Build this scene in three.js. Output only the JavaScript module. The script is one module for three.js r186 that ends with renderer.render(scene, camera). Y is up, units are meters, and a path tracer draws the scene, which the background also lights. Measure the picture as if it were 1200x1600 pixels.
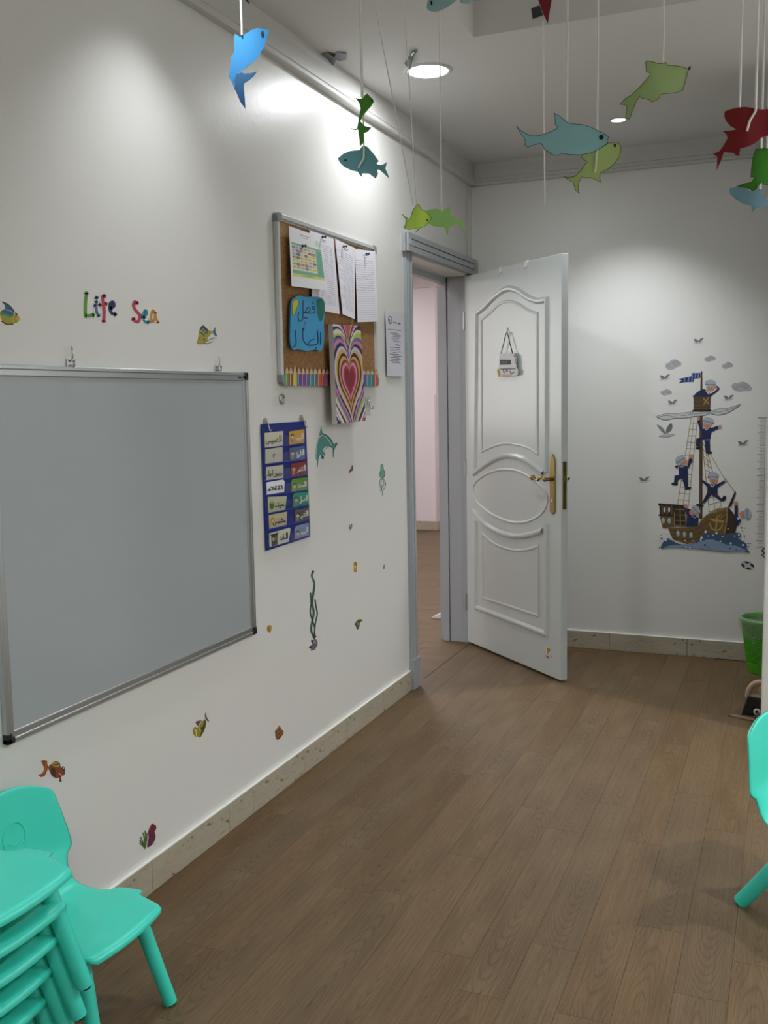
import * as THREE from 'three';
import { mergeGeometries, mergeVertices } from 'three/addons/utils/BufferGeometryUtils.js';
import { RoundedBoxGeometry } from 'three/addons/geometries/RoundedBoxGeometry.js';
import { RectAreaLightUniformsLib } from 'three/addons/lights/RectAreaLightUniformsLib.js';

// ---------------------------------------------------------------- camera, lights, exposure
// world: left wall is x = 0, back wall is z = 0, floor is y = 0, the room lies at x > 0, z > 0
const scene = new THREE.Scene();
const FOCAL = 1537.32, CAM = new THREE.Vector3(1.748, 1.4577, 5.6207);
const camera = new THREE.PerspectiveCamera(2 * Math.atan(800 / FOCAL) * 180 / Math.PI, 0.75, 0.05, 60);
camera.position.copy(CAM);
camera.rotation.order = 'YXZ';
camera.rotation.set(-0.1137, 0.3933, -0.0182);
camera.updateMatrixWorld(true);
const renderer = new THREE.WebGLRenderer({ antialias: true });
renderer.toneMapping = THREE.LinearToneMapping;
renderer.toneMappingExposure = 1.15;
renderer.shadowMap.enabled = true;
RectAreaLightUniformsLib.init();
scene.background = new THREE.Color(0x000000);

const CEIL = 2.79;
// panel downlights (round, soft) and spot downlights (narrow cone); their fittings are built further down
const PANELS = [[0.334, 1.66, 95]];   // x, z, nits
const WIDE = [[2.95, 1.75, 14], [2.95, 3.3, 11], [2.95, 4.85, 7], [1.6, 6.1, 6.5]];   // shielded downlights outside the view: x, z, candela
const SPOTS = [[0.3, 3.2, 0.85, 0.6, 1.9], [0.928, 0.58, 0.9, 0.6, 6], [0.3, 5.2, 0.85, 0.6, 1.9]];   // x, z, cone, softness, candela
const HALL_NITS = 27, WINDOW_NITS = 1.7;
const LAMP_COLOUR = new THREE.Color().setRGB(0.95, 0.985, 1.03), HALL_COLOUR = new THREE.Color().setRGB(1, 0.965, 0.97);

// ---------------------------------------------------------------- helpers
const V3 = (x, y, z) => new THREE.Vector3(x, y, z);
let seed = 12345;
const rnd = () => { seed = (seed * 1664525 + 1013904223) >>> 0; return seed / 4294967296; };
const rr = (a, b) => a + (b - a) * rnd();
// a pixel of the photograph gives a direction; the plane it meets gives the distance
const ray = (px, py) => V3((px - 600) / FOCAL, -(py - 800) / FOCAL, -1).applyQuaternion(camera.quaternion);
const hit = (px, py, p, n) => { const d = ray(px, py); return CAM.clone().addScaledVector(d, p.clone().sub(CAM).dot(n) / d.dot(n)); };
const onX = (px, py, X = 0) => hit(px, py, V3(X, 0, 0), V3(1, 0, 0));
const onY = (px, py, Y = 0) => hit(px, py, V3(0, Y, 0), V3(0, 1, 0));
const onZ = (px, py, Z = 0) => hit(px, py, V3(0, 0, Z), V3(0, 0, 1));

const taken = {};
function numbered(name) { const n = taken[name] = (taken[name] ?? -1) + 1; return n ? `${name}_${String(n).padStart(3, '0')}` : name; }
function tag(o, label, category, group, kind) {
  o.userData.label = label; if (category) o.userData.category = category;
  if (group) o.userData.group = group; if (kind) o.userData.kind = kind; return o;
}
function thing(name, label, category, group, pos) {
  const o = new THREE.Group(); o.name = numbered(name); scene.add(o);
  if (pos) o.position.set(...pos);
  return tag(o, label, category, group);
}
function structure(name, label) { const o = new THREE.Group(); o.name = numbered(name); scene.add(o); o.userData.kind = 'structure'; o.userData.label = label; return o; }
function part(name, geo, material, parent) {
  const g = Array.isArray(geo) ? join(geo) : geo;
  const m = new THREE.Mesh(g, material); m.name = parent ? name : numbered(name); (parent || scene).add(m); return m;
}
function join(list) {
  return mergeGeometries(list.map(g => {
    g = g.index ? g.toNonIndexed() : g;
    for (const k of Object.keys(g.attributes)) if (!['position', 'normal', 'uv'].includes(k)) g.deleteAttribute(k);
    if (!g.attributes.uv) g.setAttribute('uv', new THREE.BufferAttribute(new Float32Array(g.attributes.position.count * 2), 2));
    return g;
  }));
}
const box = (x0, y0, z0, x1, y1, z1) => { const g = new THREE.BoxGeometry(x1 - x0, y1 - y0, z1 - z0); g.translate((x0 + x1) / 2, (y0 + y1) / 2, (z0 + z1) / 2); return g; };
const rbox = (x0, y0, z0, x1, y1, z1, r = 0.003, s = 2) => { const g = new RoundedBoxGeometry(x1 - x0, y1 - y0, z1 - z0, s, r); g.translate((x0 + x1) / 2, (y0 + y1) / 2, (z0 + z1) / 2); return g; };
function tube(pts, r, seg = 8, n = 0, closed = false) {
  const c = new THREE.CatmullRomCurve3(pts, closed, 'centripetal');
  return new THREE.TubeGeometry(c, n || Math.max(2, pts.length * 4), r, seg, closed);
}
function rod(a, b, r0, r1 = r0, seg = 12) {
  const d = b.clone().sub(a), g = new THREE.CylinderGeometry(r1, r0, d.length(), seg);
  g.translate(0, d.length() / 2, 0); g.applyQuaternion(new THREE.Quaternion().setFromUnitVectors(V3(0, 1, 0), d.normalize())); g.translate(a.x, a.y, a.z); return g;
}
// uv in metres, from the two axes that a face spans
function uvMetres(g, s = 1) {
  g = g.index ? g.toNonIndexed() : g; g.computeVertexNormals();
  const p = g.attributes.position, n = g.attributes.normal, uv = new Float32Array(p.count * 2);
  for (let i = 0; i < p.count; i++) {
    const a = Math.abs(n.getX(i)), b = Math.abs(n.getY(i)), c = Math.abs(n.getZ(i));
    const [u, v] = a > b && a > c ? [p.getZ(i), p.getY(i)] : b > c ? [p.getX(i), p.getZ(i)] : [p.getX(i), p.getY(i)];
    uv[2 * i] = u * s; uv[2 * i + 1] = v * s;
  }
  g.setAttribute('uv', new THREE.BufferAttribute(uv, 2)); return g;
}

// ---------------------------------------------------------------- noise and textures
const H = new Float32Array(65536); for (let i = 0; i < 65536; i++) H[i] = rnd();
const hash = (x, y) => H[((x & 255) * 256 + (y & 255)) & 65535];
function vnoise(x, y, wx = 256, wy = 256) {
  const xi = Math.floor(x), yi = Math.floor(y), fx = x - xi, fy = y - yi, sx = fx * fx * (3 - 2 * fx), sy = fy * fy * (3 - 2 * fy);
  const m = (a, w) => ((a % w) + w) % w, a = hash(m(xi, wx), m(yi, wy)), b = hash(m(xi + 1, wx), m(yi, wy)), c = hash(m(xi, wx), m(yi + 1, wy)), d = hash(m(xi + 1, wx), m(yi + 1, wy));
  return a + (b - a) * sx + (c - a) * sy + (a - b - c + d) * sx * sy;
}
function dataTex(w, h, fn, srgb) {
  const d = new Uint8Array(w * h * 4);
  for (let y = 0; y < h; y++) for (let x = 0; x < w; x++) { const c = fn(x / w, y / h); for (let k = 0; k < 3; k++) d[(y * w + x) * 4 + k] = Math.max(0, Math.min(255, c[k])); d[(y * w + x) * 4 + 3] = 255; }
  const t = new THREE.DataTexture(d, w, h); t.wrapS = t.wrapT = THREE.RepeatWrapping; t.magFilter = THREE.LinearFilter; t.minFilter = THREE.LinearMipmapLinearFilter; t.generateMipmaps = true;
  if (srgb) t.colorSpace = THREE.SRGBColorSpace; t.needsUpdate = true; return t;
}
function canvasTex(w, h, draw) {
  const c = document.createElement('canvas'); c.width = w; c.height = h; draw(c.getContext('2d'), w, h);
  const t = new THREE.CanvasTexture(c); t.colorSpace = THREE.SRGBColorSpace; return t;
}
const std = (hex, rough = 0.6, o = {}) => new THREE.MeshStandardMaterial({ color: hex, roughness: rough, ...o });
const phys = (hex, rough = 0.6, o = {}) => new THREE.MeshPhysicalMaterial({ color: hex, roughness: rough, ...o });

const wallBump = dataTex(256, 256, (u, v) => { const n = 150 * vnoise(u * 32, v * 32, 32, 32) + 80 * vnoise(u * 96 + 7, v * 96, 96, 96); return [n, n, n]; });
const plasterBump = { bumpMap: wallBump, bumpScale: 0.00022 };
const WALL = phys(0xe3e2dd, 0.36, plasterBump), CEILM = std(0xdcdad7, 0.8, plasterBump), HALLWALL = std(0xe9e0e3, 0.6, plasterBump);
const CORNICE = phys(0xcbcac5, 0.5), FRAMEP = phys(0xa7acb0, 0.36), DOORP = phys(0xcbd2d0, 0.24, { bumpMap: wallBump, bumpScale: 0.00015 });
const ALU = std(0xb9bcbe, 0.3, { metalness: 0.85 }), STEEL = std(0xc8c8c8, 0.2, { metalness: 1 }), BLACK = std(0x16171a, 0.45), BRASS = std(0x98834c, 0.26, { metalness: 1 });

// wood planks: six boards of grain, colour and fine relief
function plankTex(k) {
  const c0 = rr(0.3, 0.7), amp = rr(0.1, 0.3), tone = rr(-6, 6), fr = rr(9, 14), vs = rr(1.2, 2.6), vc = rr(0.25, 0.75), o = k * 37.3, warm = rr(-2, 2.5);
  const grain = (u, v) => {
    const w = vnoise(v * 4 + o, u * 1.3 + o) - 0.5, w2 = vnoise(v * 11 + o, u * 4 + o * 2) - 0.5;
    const du = u - c0 + amp * w + 0.05 * w2, dv = (v - vc) * vs;
    const r = Math.sqrt(du * du * 5 + dv * dv * 0.55) * fr + 1.6 * w;
    const line = Math.pow(0.5 + 0.5 * Math.cos(r * 6.283), 5);
    const fibre = vnoise(u * 70 + o, v * 7 + o) - 0.5, pore = vnoise(u * 120 + 3, v * 40 + o) - 0.5, blot = vnoise(u * 2 + o, v * 5 + o) - 0.5;
    return [line, fibre, pore, blot];
  };
  const colour = dataTex(192, 1024, (u, v) => {
    const [l, f, p, b] = grain(u, v), s = tone - 13 * l + 20 * f + 15 * p + 16 * b;
    return [101 + s * 0.9 + warm, 79 + s * 0.83, 50 + s * 0.7 - warm];
  }, true);
  return colour;
}
const PLANKS = []; for (let k = 0; k < 6; k++) PLANKS.push(std(0xffffff, 0.5, { map: plankTex(k) }));
const PLANKBED = std(0x3a2c20, 0.9);

const tileTex = dataTex(512, 128, (u, v) => {
  let s = 10 * (vnoise(u * 8, v * 3, 8, 256) - 0.5) + 10 * (vnoise(u * 60, v * 20, 60, 256) - 0.5);
  const chip = vnoise(u * 26, v * 12 + 40, 26, 256) * 0.65 + vnoise(u * 90, v * 14 + 9, 90, 256) * 0.35, scr = vnoise(u * 14, v * 34 + 77, 14, 256);
  let c = [176 + s, 168 + s, 148 + s];
  if (chip > 0.83) c = [128 + s, 108 + s, 84 + s]; else if (scr > 0.9) c = [150 + s, 136 + s, 114 + s];
  return c;
}, true);
const SKIRT = std(0xffffff, 0.42, { map: tileTex });

// ---------------------------------------------------------------- room shell
const RX = 3.6, RZ = 6.7, TRAY = [0.617, 1.94, 2.75, 5.2], TRAYH = 0.22;
const DZ0 = 0.10, DZ1 = 1.035, DH = 2.155, WT = 0.17;   // door opening in the left wall
{
  const wl = structure('wall_left', 'off-white glossy painted wall with stickers and boards');
  part('plaster', uvMetres(join([box(-WT, 0, DZ1, 0, CEIL, RZ), box(-WT, DH, DZ0, 0, CEIL, DZ1), box(-WT, 0, -9, 0, CEIL + 0.1, DZ0 - 0.02)]), 2), WALL, wl);
  const wb = structure('wall_back', 'off-white painted end wall with ship sticker');
  part('plaster', uvMetres(box(0, 0, -0.15, RX, CEIL, 0), 2), WALL, wb);
  const wr = structure('wall_right', 'off-white wall beyond the partition'); part('plaster', uvMetres(box(RX, 0, -0.15, RX + 0.15, CEIL, RZ + 0.15), 2), WALL, wr);
  const wf = structure('wall_front', 'off-white wall opposite the ship sticker'); part('plaster', uvMetres(box(-WT, 0, RZ, RX + 0.15, CEIL, RZ + 0.15), 2), WALL, wf);
  const wp = structure('wall_partition', 'cream partition wall end beside the green bin');
  part('plaster', uvMetres(rbox(1.657, 0, 1.1, RX, CEIL, 1.2, 0.006), 2), WALL, wp);
  const ce = structure('ceiling', 'flat white ceiling with a square raised recess');
  const [a, b, c, d] = TRAY, t = 0.03, y = CEIL, top = CEIL + TRAYH;
  part('panel', uvMetres(join([box(-WT, y, -0.15, RX + 0.15, y + t, b), box(-WT, y, d, RX + 0.15, y + t, RZ + 0.15), box(-WT, y, b, a, y + t, d), box(c, y, b, RX + 0.15, y + t, d)]), 2), CEILM, ce);
  part('recess', uvMetres(join([box(a - t, y + t, b - t, a, top, d + t), box(c, y + t, b - t, c + t, top, d + t), box(a, y + t, b - t, c, top, b), box(a, y + t, d, c, top, d + t), box(a - t, top, b - t, c + t, top + t, d + t)]), 2), CEILM, ce);
}
// cornice: a flat band with two small beads along its foot
{
  const prof = [[0, 2.668], [0.03, 2.668], [0.034, 2.672], [0.034, 2.680], [0.028, 2.684], [0.028, 2.690], [0.032, 2.693], [0.032, 2.701], [0.024, 2.706], [0.024, 2.76], [0.03, CEIL], [0, CEIL]];
  const run = (len) => { const s = new THREE.Shape(prof.map(p => new THREE.Vector2(...p))); return new THREE.ExtrudeGeometry(s, { depth: len, bevelEnabled: false }); };
  const g1 = run(RZ), g2 = run(RX - 0); g2.rotateY(-Math.PI / 2); g2.translate(RX, 0, 0);
  const g3 = run(RZ); g3.rotateY(Math.PI); g3.translate(RX, 0, RZ);
  for (const [n, g, l] of [['trim_1', g1, 'white beaded cornice along the left wall'], ['trim_2', g2, 'white beaded cornice along the back wall'], ['trim_3', g3, 'white beaded cornice along the right wall']]) {
    const s = structure(n, l); part('cornice', g, CORNICE, s);
  }
}
// floor: boards laid along z
{
  const f = structure('floor', 'brown wood-look plank floor');
  part('underlay', box(-WT, -0.06, -0.15, RX + 0.15, -0.004, RZ + 0.15), PLANKBED, f);
  const pitch = 0.1262, len = 0.985, x00 = 1.1385 - 9 * pitch, phase = { 9: 2.186, 10: 2.46, 11: 2.978, 8: 2.457, 12: 2.28, 7: 3.3, 6: 2.75, 5: 3.05 };
  const g0 = {};
  const plank = (w, l) => {
    const key = w.toFixed(3) + l.toFixed(2); if (g0[key]) return g0[key];
    const g = rbox(-w / 2, -0.006, -l / 2, w / 2, 0, l / 2, 0.0003, 1), p = g.attributes.position, uv = g.attributes.uv;
    for (let i = 0; i < p.count; i++) uv.setXY(i, p.getX(i) / 0.1262 + 0.5, p.getZ(i) / 0.985 + 0.5);
    return g0[key] = g;
  };
  for (let k = -1; ; k++) {
    let xa = x00 + k * pitch, xb = xa + pitch; if (xa > RX) break; xa = Math.max(xa, 0); xb = Math.min(xb, RX); if (xb - xa < 0.02) continue;
    const z0 = (phase[k] ?? rr(2, 3)) % len;
    for (let j = -1; j < 8; j++) {
      const za = Math.max(0, z0 + j * len), zb = Math.min(RZ, z0 + (j + 1) * len); const m = PLANKS[Math.floor(rnd() * 6)], flip = rnd() < 0.5; if (zb - za < 0.05) continue;
      const o = part('plank', plank(xb - xa - 0.0006, zb - za - 0.0006), m, f); o.position.set((xa + xb) / 2, 0, (za + zb) / 2); if (flip) o.rotation.y = Math.PI;
    }
  }
  // threshold and hall floor: boards laid along x
  const fh = structure('floor_hall', 'brown plank floor of the hall beyond the doorway');
  part('underlay', box(-7, -0.06, -10, 0, -0.004, 4), PLANKBED, fh);
  for (let k = 0; k < 42; k++) {
    const zb = DZ1 - k * pitch, sh = rnd() * len;
    for (let j = 0; j < 5; j++) {
      const xr = 1 - sh - j * len, xb = Math.min(0, xr), xa = Math.max(-3.2, xr - len); const m = PLANKS[Math.floor(rnd() * 6)]; if (xb - xa < 0.02) continue;
      const o = part('plank', plank(pitch - 0.0006, xb - xa - 0.0006), m, fh); o.rotation.y = Math.PI / 2; o.position.set((xa + xb) / 2, 0, zb - pitch / 2);
    }
  }
  part('boards', box(-7, -0.004, -10, 0, -0.001, 4), std(0x5c4636, 0.5), fh);
}
const CAULK = std(0xf0efe8, 0.5);
// skirting of stone tiles
function skirting(name, label, along, x0, z0, x1, z1, cuts) {
  const s = structure(name, label), h = 0.1, t = 0.012;
  for (let i = 0; i + 1 < cuts.length; i++) {
    const a = cuts[i] + 0.0007, b = cuts[i + 1] - 0.0007;
    const g = along === 'z' ? rbox(x0, 0, a, x0 + t, h, b, 0.0025) : rbox(a, 0, z0, b, h, z0 + t, 0.0025);
    const p = g.attributes.position, uv = g.attributes.uv, o = rnd();
    for (let k = 0; k < p.count; k++) uv.setXY(k, (along === 'z' ? p.getZ(k) : p.getX(k)) * 1.1 + o, p.getY(k) * 9);
    part('skirting_tile', g, SKIRT, s);
  }
  const a = cuts[0], b = cuts[cuts.length - 1];
  part('caulk_bead', along === 'z' ? rbox(0.0005, h - 0.001, a, 0.0115, h + 0.0025, b, 0.001) : rbox(a, h - 0.001, 0.0005, b, h + 0.0025, 0.0115, 0.001), CAULK, s);
}
skirting('baseboard_left', 'worn cream stone skirting along the left wall', 'z', 0, 0, 0, 0, [1.114, 1.48, 1.9, 2.3, 2.7, 2.86, 3.3, 3.74, 4.2, 4.7, 5.2, 5.7, 6.2, RZ]);
skirting('baseboard_back', 'worn cream stone skirting along the back wall', 'x', 0, 0, 0, 0, [0.02, 0.35, 0.81, 1.24, 1.66, 2.1, 2.55, 3.0, RX]);
// hall beyond the doorway
{
  const px = -1.872, pz = -4.66;
  const wh = structure('wall_hall', 'bright pinkish-white wall across the hall');
  part('plaster', uvMetres(join([box(-7, 0, pz - 0.2, px, 2.95, pz), box(px - 0.2, 0, -10, px, 2.95, pz - 0.2), box(-3.55, 0, -10, -3.4, 2.95, 4), box(-7, 0, -10.15, -WT, 2.95, -10), box(-7, 0, 4, -WT, 2.95, 4.15)]), 2), HALLWALL, wh);
  part('cornice', join([box(-7, 2.66, pz, px + 0.03, 2.8, pz + 0.03), box(px, 2.66, -10, px + 0.03, 2.8, pz)]), std(0xd8cfcc, 0.6), wh);
  part('corner_guard', box(px - 0.02, 0.1, pz, px, 1.5, pz + 0.004), std(0xcfc6c4, 0.5), wh);
  const ch = structure('ceiling_hall', 'white ceiling of the hall'); part('panel', box(-7.15, 2.8, -10.15, -WT, 2.86, 4.15), CEILM, ch);
  const s = structure('baseboard_hall', 'cream stone skirting of the hall');
  for (let k = 0; k < 5; k++) part('skirting_tile', uvMetres(rbox(px - 0.42 * (k + 1) + 0.001 + (k ? 0 : 0), 0, pz, px - 0.42 * k + (k ? -0.001 : 0.012), 0.1, pz + 0.012, 0.002), 1.1), SKIRT, s);
  for (let k = 0; k < 6; k++) part('skirting_tile', uvMetres(rbox(px, 0, pz - 0.42 * (k + 1) + 0.001, px + 0.012, 0.1, pz - 0.42 * k - 0.001, 0.002), 1.1), SKIRT, s);
}

// ---------------------------------------------------------------- lamps
function panelLight(x, z, nits, label) {
  const o = thing('ceiling_light', label, 'ceiling light', 'round panel downlights', [x, CEIL, z]);
  const ring = new THREE.LatheGeometry([[0.082, -0.002], [0.086, -0.006], [0.096, -0.006], [0.101, -0.001], [0.101, 0], [0.082, 0]].map(p => new THREE.Vector2(...p)), 40);
  part('trim_ring', ring, std(0xd8d8d8, 0.4), o);
  const d = new THREE.CircleGeometry(0.083, 40); d.rotateX(Math.PI / 2); d.translate(0, -0.0025, 0);
  part('diffuser', d, new THREE.MeshStandardMaterial({ color: 0xffffff, emissive: LAMP_COLOUR, emissiveIntensity: 6, roughness: 0.5 }), o);
  const l = new THREE.RectAreaLight(LAMP_COLOUR, nits, 0.15, 0.15); l.position.set(x, CEIL - 0.007, z); l.lookAt(x, 0, z); scene.add(l);
}
function spotLight(x, z, angle, pen, cd, label, size = 1) {
  const o = thing('ceiling_spot', label, 'spot light', 'small spot downlights', [x, CEIL, z]);
  const ring = new THREE.LatheGeometry([[0.033, -0.001], [0.037, -0.005], [0.044, -0.005], [0.047, 0], [0.033, 0]].map(p => new THREE.Vector2(p[0] * size, p[1])), 32);
  part('trim_ring', ring, std(0xd8d8d8, 0.4), o);
  const d = new THREE.CircleGeometry(0.034 * size, 32); d.rotateX(Math.PI / 2); d.translate(0, -0.0015, 0);
  part('lens', d, new THREE.MeshStandardMaterial({ color: 0xffffff, emissive: LAMP_COLOUR, emissiveIntensity: 6, roughness: 0.4 }), o);
  const l = new THREE.SpotLight(LAMP_COLOUR, cd, 0, angle, pen, 2); l.position.set(x, CEIL - 0.01, z); l.target.position.set(x, 0, z); l.shadow.radius = 1.7 * size; l.castShadow = true; scene.add(l, l.target);
}
PANELS.forEach(([x, z, n]) => panelLight(x, z, n, 'lit round panel downlight near the cornice above the cork board'));
WIDE.forEach(([x, z, cd], i) => spotLight(x, z, 1.36, 0.7, cd, ['wide shielded downlight near the right wall beside the partition', 'wide shielded downlight halfway along the right wall', 'wide shielded downlight near the far end of the right wall', 'wide shielded downlight by the front wall'][i], 2.2));
SPOTS.forEach(([x, z, a, p, cd], i) => spotLight(x, z, a, p, cd, ['small spot downlight close to the wall above the whiteboard', 'small lit spot downlight near the ship sticker wall', 'small spot downlight close to the wall past the chair stack'][i]));
function squareLight(x, y, z, size, nits, colour, name, label, group) {
  const o = thing(name, label, 'ceiling light', group, [x, y, z]), h = size / 2, f = h + 0.03;
  part('diffuser', box(-h, -0.03, -h, h, -0.005, h), new THREE.MeshStandardMaterial({ color: 0xffffff, emissive: colour, emissiveIntensity: 4 }), o);
  part('frame', join([box(-f, -0.035, -f, f, 0, -h), box(-f, -0.035, h, f, 0, f), box(-f, -0.035, -h, -h, 0, h), box(h, -0.035, -h, f, 0, h)]), ALU, o);
  const l = new THREE.RectAreaLight(colour, nits, size, size); l.position.set(x, y - 0.04, z); l.lookAt(x, 0, z); scene.add(l);
}
squareLight(-1.25, 2.8, -0.75, 0.6, HALL_NITS, HALL_COLOUR, 'hall_light', 'square panel light on the hall ceiling near the doorway', 'hall ceiling panels');
squareLight(-0.95, 2.8, 3.2, 0.6, HALL_NITS, HALL_COLOUR, 'hall_light', 'square panel light on the hall ceiling behind the whiteboard wall', 'hall ceiling panels');
squareLight(-2.6, 2.8, -3.3, 0.6, 0.5 * HALL_NITS, HALL_COLOUR, 'hall_light', 'square panel light before the hall wall end', 'hall ceiling panels');
squareLight(-1.0, 2.8, -6.8, 0.6, HALL_NITS, HALL_COLOUR, 'hall_light', 'square panel light at the far end of the hall ceiling', 'hall ceiling panels');

{ // daylight window across the hall: it mirrors in the glossy door and lights it through the doorway
  const w = structure('window_1', 'bright frosted window in the hall wall facing the doorway'), x = -3.4, y0 = 1.15, y1 = 2.35, z0 = -0.6, z1 = 0.75, c = new THREE.Color().setRGB(1, 0.99, 0.96);
  part('frame', [box(x, y0 - 0.06, z0 - 0.06, x + 0.05, y0, z1 + 0.06), box(x, y1, z0 - 0.06, x + 0.05, y1 + 0.06, z1 + 0.06), box(x, y0, z0 - 0.06, x + 0.05, y1, z0), box(x, y0, z1, x + 0.05, y1, z1 + 0.06), box(x, y0, (z0 + z1) / 2 - 0.025, x + 0.05, y1, (z0 + z1) / 2 + 0.025)], std(0xd8d8d8, 0.4), w);
  part('pane', box(x, y0, z0, x + 0.012, y1, z1), new THREE.MeshStandardMaterial({ color: 0xffffff, emissive: c, emissiveIntensity: WINDOW_NITS, roughness: 0.6 }), w);
  const l = new THREE.RectAreaLight(c, WINDOW_NITS, z1 - z0, y1 - y0); l.position.set(x + 0.06, (y0 + y1) / 2, (z0 + z1) / 2); l.lookAt(0, (y0 + y1) / 2, (z0 + z1) / 2); scene.add(l);
}

// ---------------------------------------------------------------- flat printed shapes (stickers, lettering)
const INK = new THREE.MeshStandardMaterial({ vertexColors: true, roughness: 0.55, side: THREE.DoubleSide });
// Ink collects flat coloured outlines, traced in a crop of the photograph (x0, y0, k pixels per pixel), on a plane
class Ink {
  constructor(x0, y0, k, plane, normal, lift = 0.0004) { Object.assign(this, { x0, y0, k, plane, normal, lift, n: 0, pos: [], col: [] }); }
  at(p, e) { const v = hit(this.x0 + p[0] / this.k, this.y0 + p[1] / this.k, this.plane.clone().addScaledVector(this.normal, e), this.normal); return v; }
  tris(pts, faces, hex) {
    const e = this.lift + 0.000018 * this.n++, c = new THREE.Color(hex), q = pts.map(p => this.at(p, e));
    for (let f of faces) {
      const u = q[f[1]].clone().sub(q[f[0]]).cross(q[f[2]].clone().sub(q[f[0]])); if (u.dot(this.normal) < 0) f = [f[0], f[2], f[1]];
      for (const i of f) { this.pos.push(q[i].x, q[i].y, q[i].z); this.col.push(c.r, c.g, c.b); }
    }
    return this;
  }
  smooth(pts, closed) { const c = new THREE.CatmullRomCurve3(pts.map(p => V3(p[0], p[1], 0)), closed, 'centripetal'); return c.getPoints(pts.length * 4).map(v => [v.x, v.y]); }
  poly(pts, hex, sm = false) {
    if (sm) { pts = this.smooth(pts, true); pts.pop(); }
    const v = pts.map(p => new THREE.Vector2(...p)); const rev = THREE.ShapeUtils.isClockWise(v); if (rev) { v.reverse(); pts = pts.slice().reverse(); }
    return this.tris(pts, THREE.ShapeUtils.triangulateShape(v, []), hex);
  }
  ell(cx, cy, rx, ry, hex, rot = 0, n = 18) { const p = []; for (let i = 0; i < n; i++) { const a = i / n * 6.2832, x = rx * Math.cos(a), y = ry * Math.sin(a); p.push([cx + x * Math.cos(rot) - y * Math.sin(rot), cy + x * Math.sin(rot) + y * Math.cos(rot)]); } return this.poly(p, hex); }
  line(pts, w, hex, sm = false, closed = false, taper = 0) {
    if (sm) pts = this.smooth(pts, closed); else if (closed) pts = [...pts, pts[0]];
    const P = [], F = [], N = pts.length;
    for (let i = 0; i < N; i++) {
      const a = pts[Math.max(0, i - 1)], b = pts[Math.min(N - 1, i + 1)], dx = b[0] - a[0], dy = b[1] - a[1], L = Math.hypot(dx, dy) || 1, ww = w / 2 * (1 - taper * i / (N - 1));
      P.push([pts[i][0] - dy / L * ww, pts[i][1] + dx / L * ww], [pts[i][0] + dy / L * ww, pts[i][1] - dx / L * ww]);
      if (i) F.push([2 * i - 2, 2 * i - 1, 2 * i], [2 * i - 1, 2 * i + 1, 2 * i]);
    }
    if (!closed) for (const [i, s] of [[0, 1], [N - 1, 1 - taper]]) { const o = P.length, r = w / 2 * s; if (r < w * 0.1) continue; P.push(pts[i]); for (let j = 0; j <= 10; j++) { const a = j / 10 * 6.2832; P.push([pts[i][0] + r * Math.cos(a), pts[i][1] + r * Math.sin(a)]); if (j) F.push([o, o + j, o + j + 1]); } }
    return this.tris(P, F, hex);
  }
  geo() {
    const g = new THREE.BufferGeometry(), n = []; for (let i = 0; i < this.pos.length / 3; i++) n.push(this.normal.x, this.normal.y, this.normal.z);
    g.setAttribute('position', new THREE.Float32BufferAttribute(this.pos, 3)); g.setAttribute('normal', new THREE.Float32BufferAttribute(n, 3)); g.setAttribute('color', new THREE.Float32BufferAttribute(this.col, 3));
    return g;
  }
  mesh(name, parent, mat = INK) { const m = part(name, this.geo(), mat, parent); this.pos = []; this.col = []; return m; }
}
const LEFT = [V3(0, 0, 0), V3(1, 0, 0)], BACK = [V3(0, 0, 0), V3(0, 0, 1)];
const leftInk = (x0, y0, k) => new Ink(x0, y0, k, ...LEFT), backInk = (x0, y0, k) => new Ink(x0, y0, k, ...BACK);
// a sticker that is one mesh; its group sits where its first vertex lies so that the thing has a base of its own
function sticker(ink, name, label, group, category = 'sticker') { const m = ink.mesh(name, null); return tag(m, label, category, group); }

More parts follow.
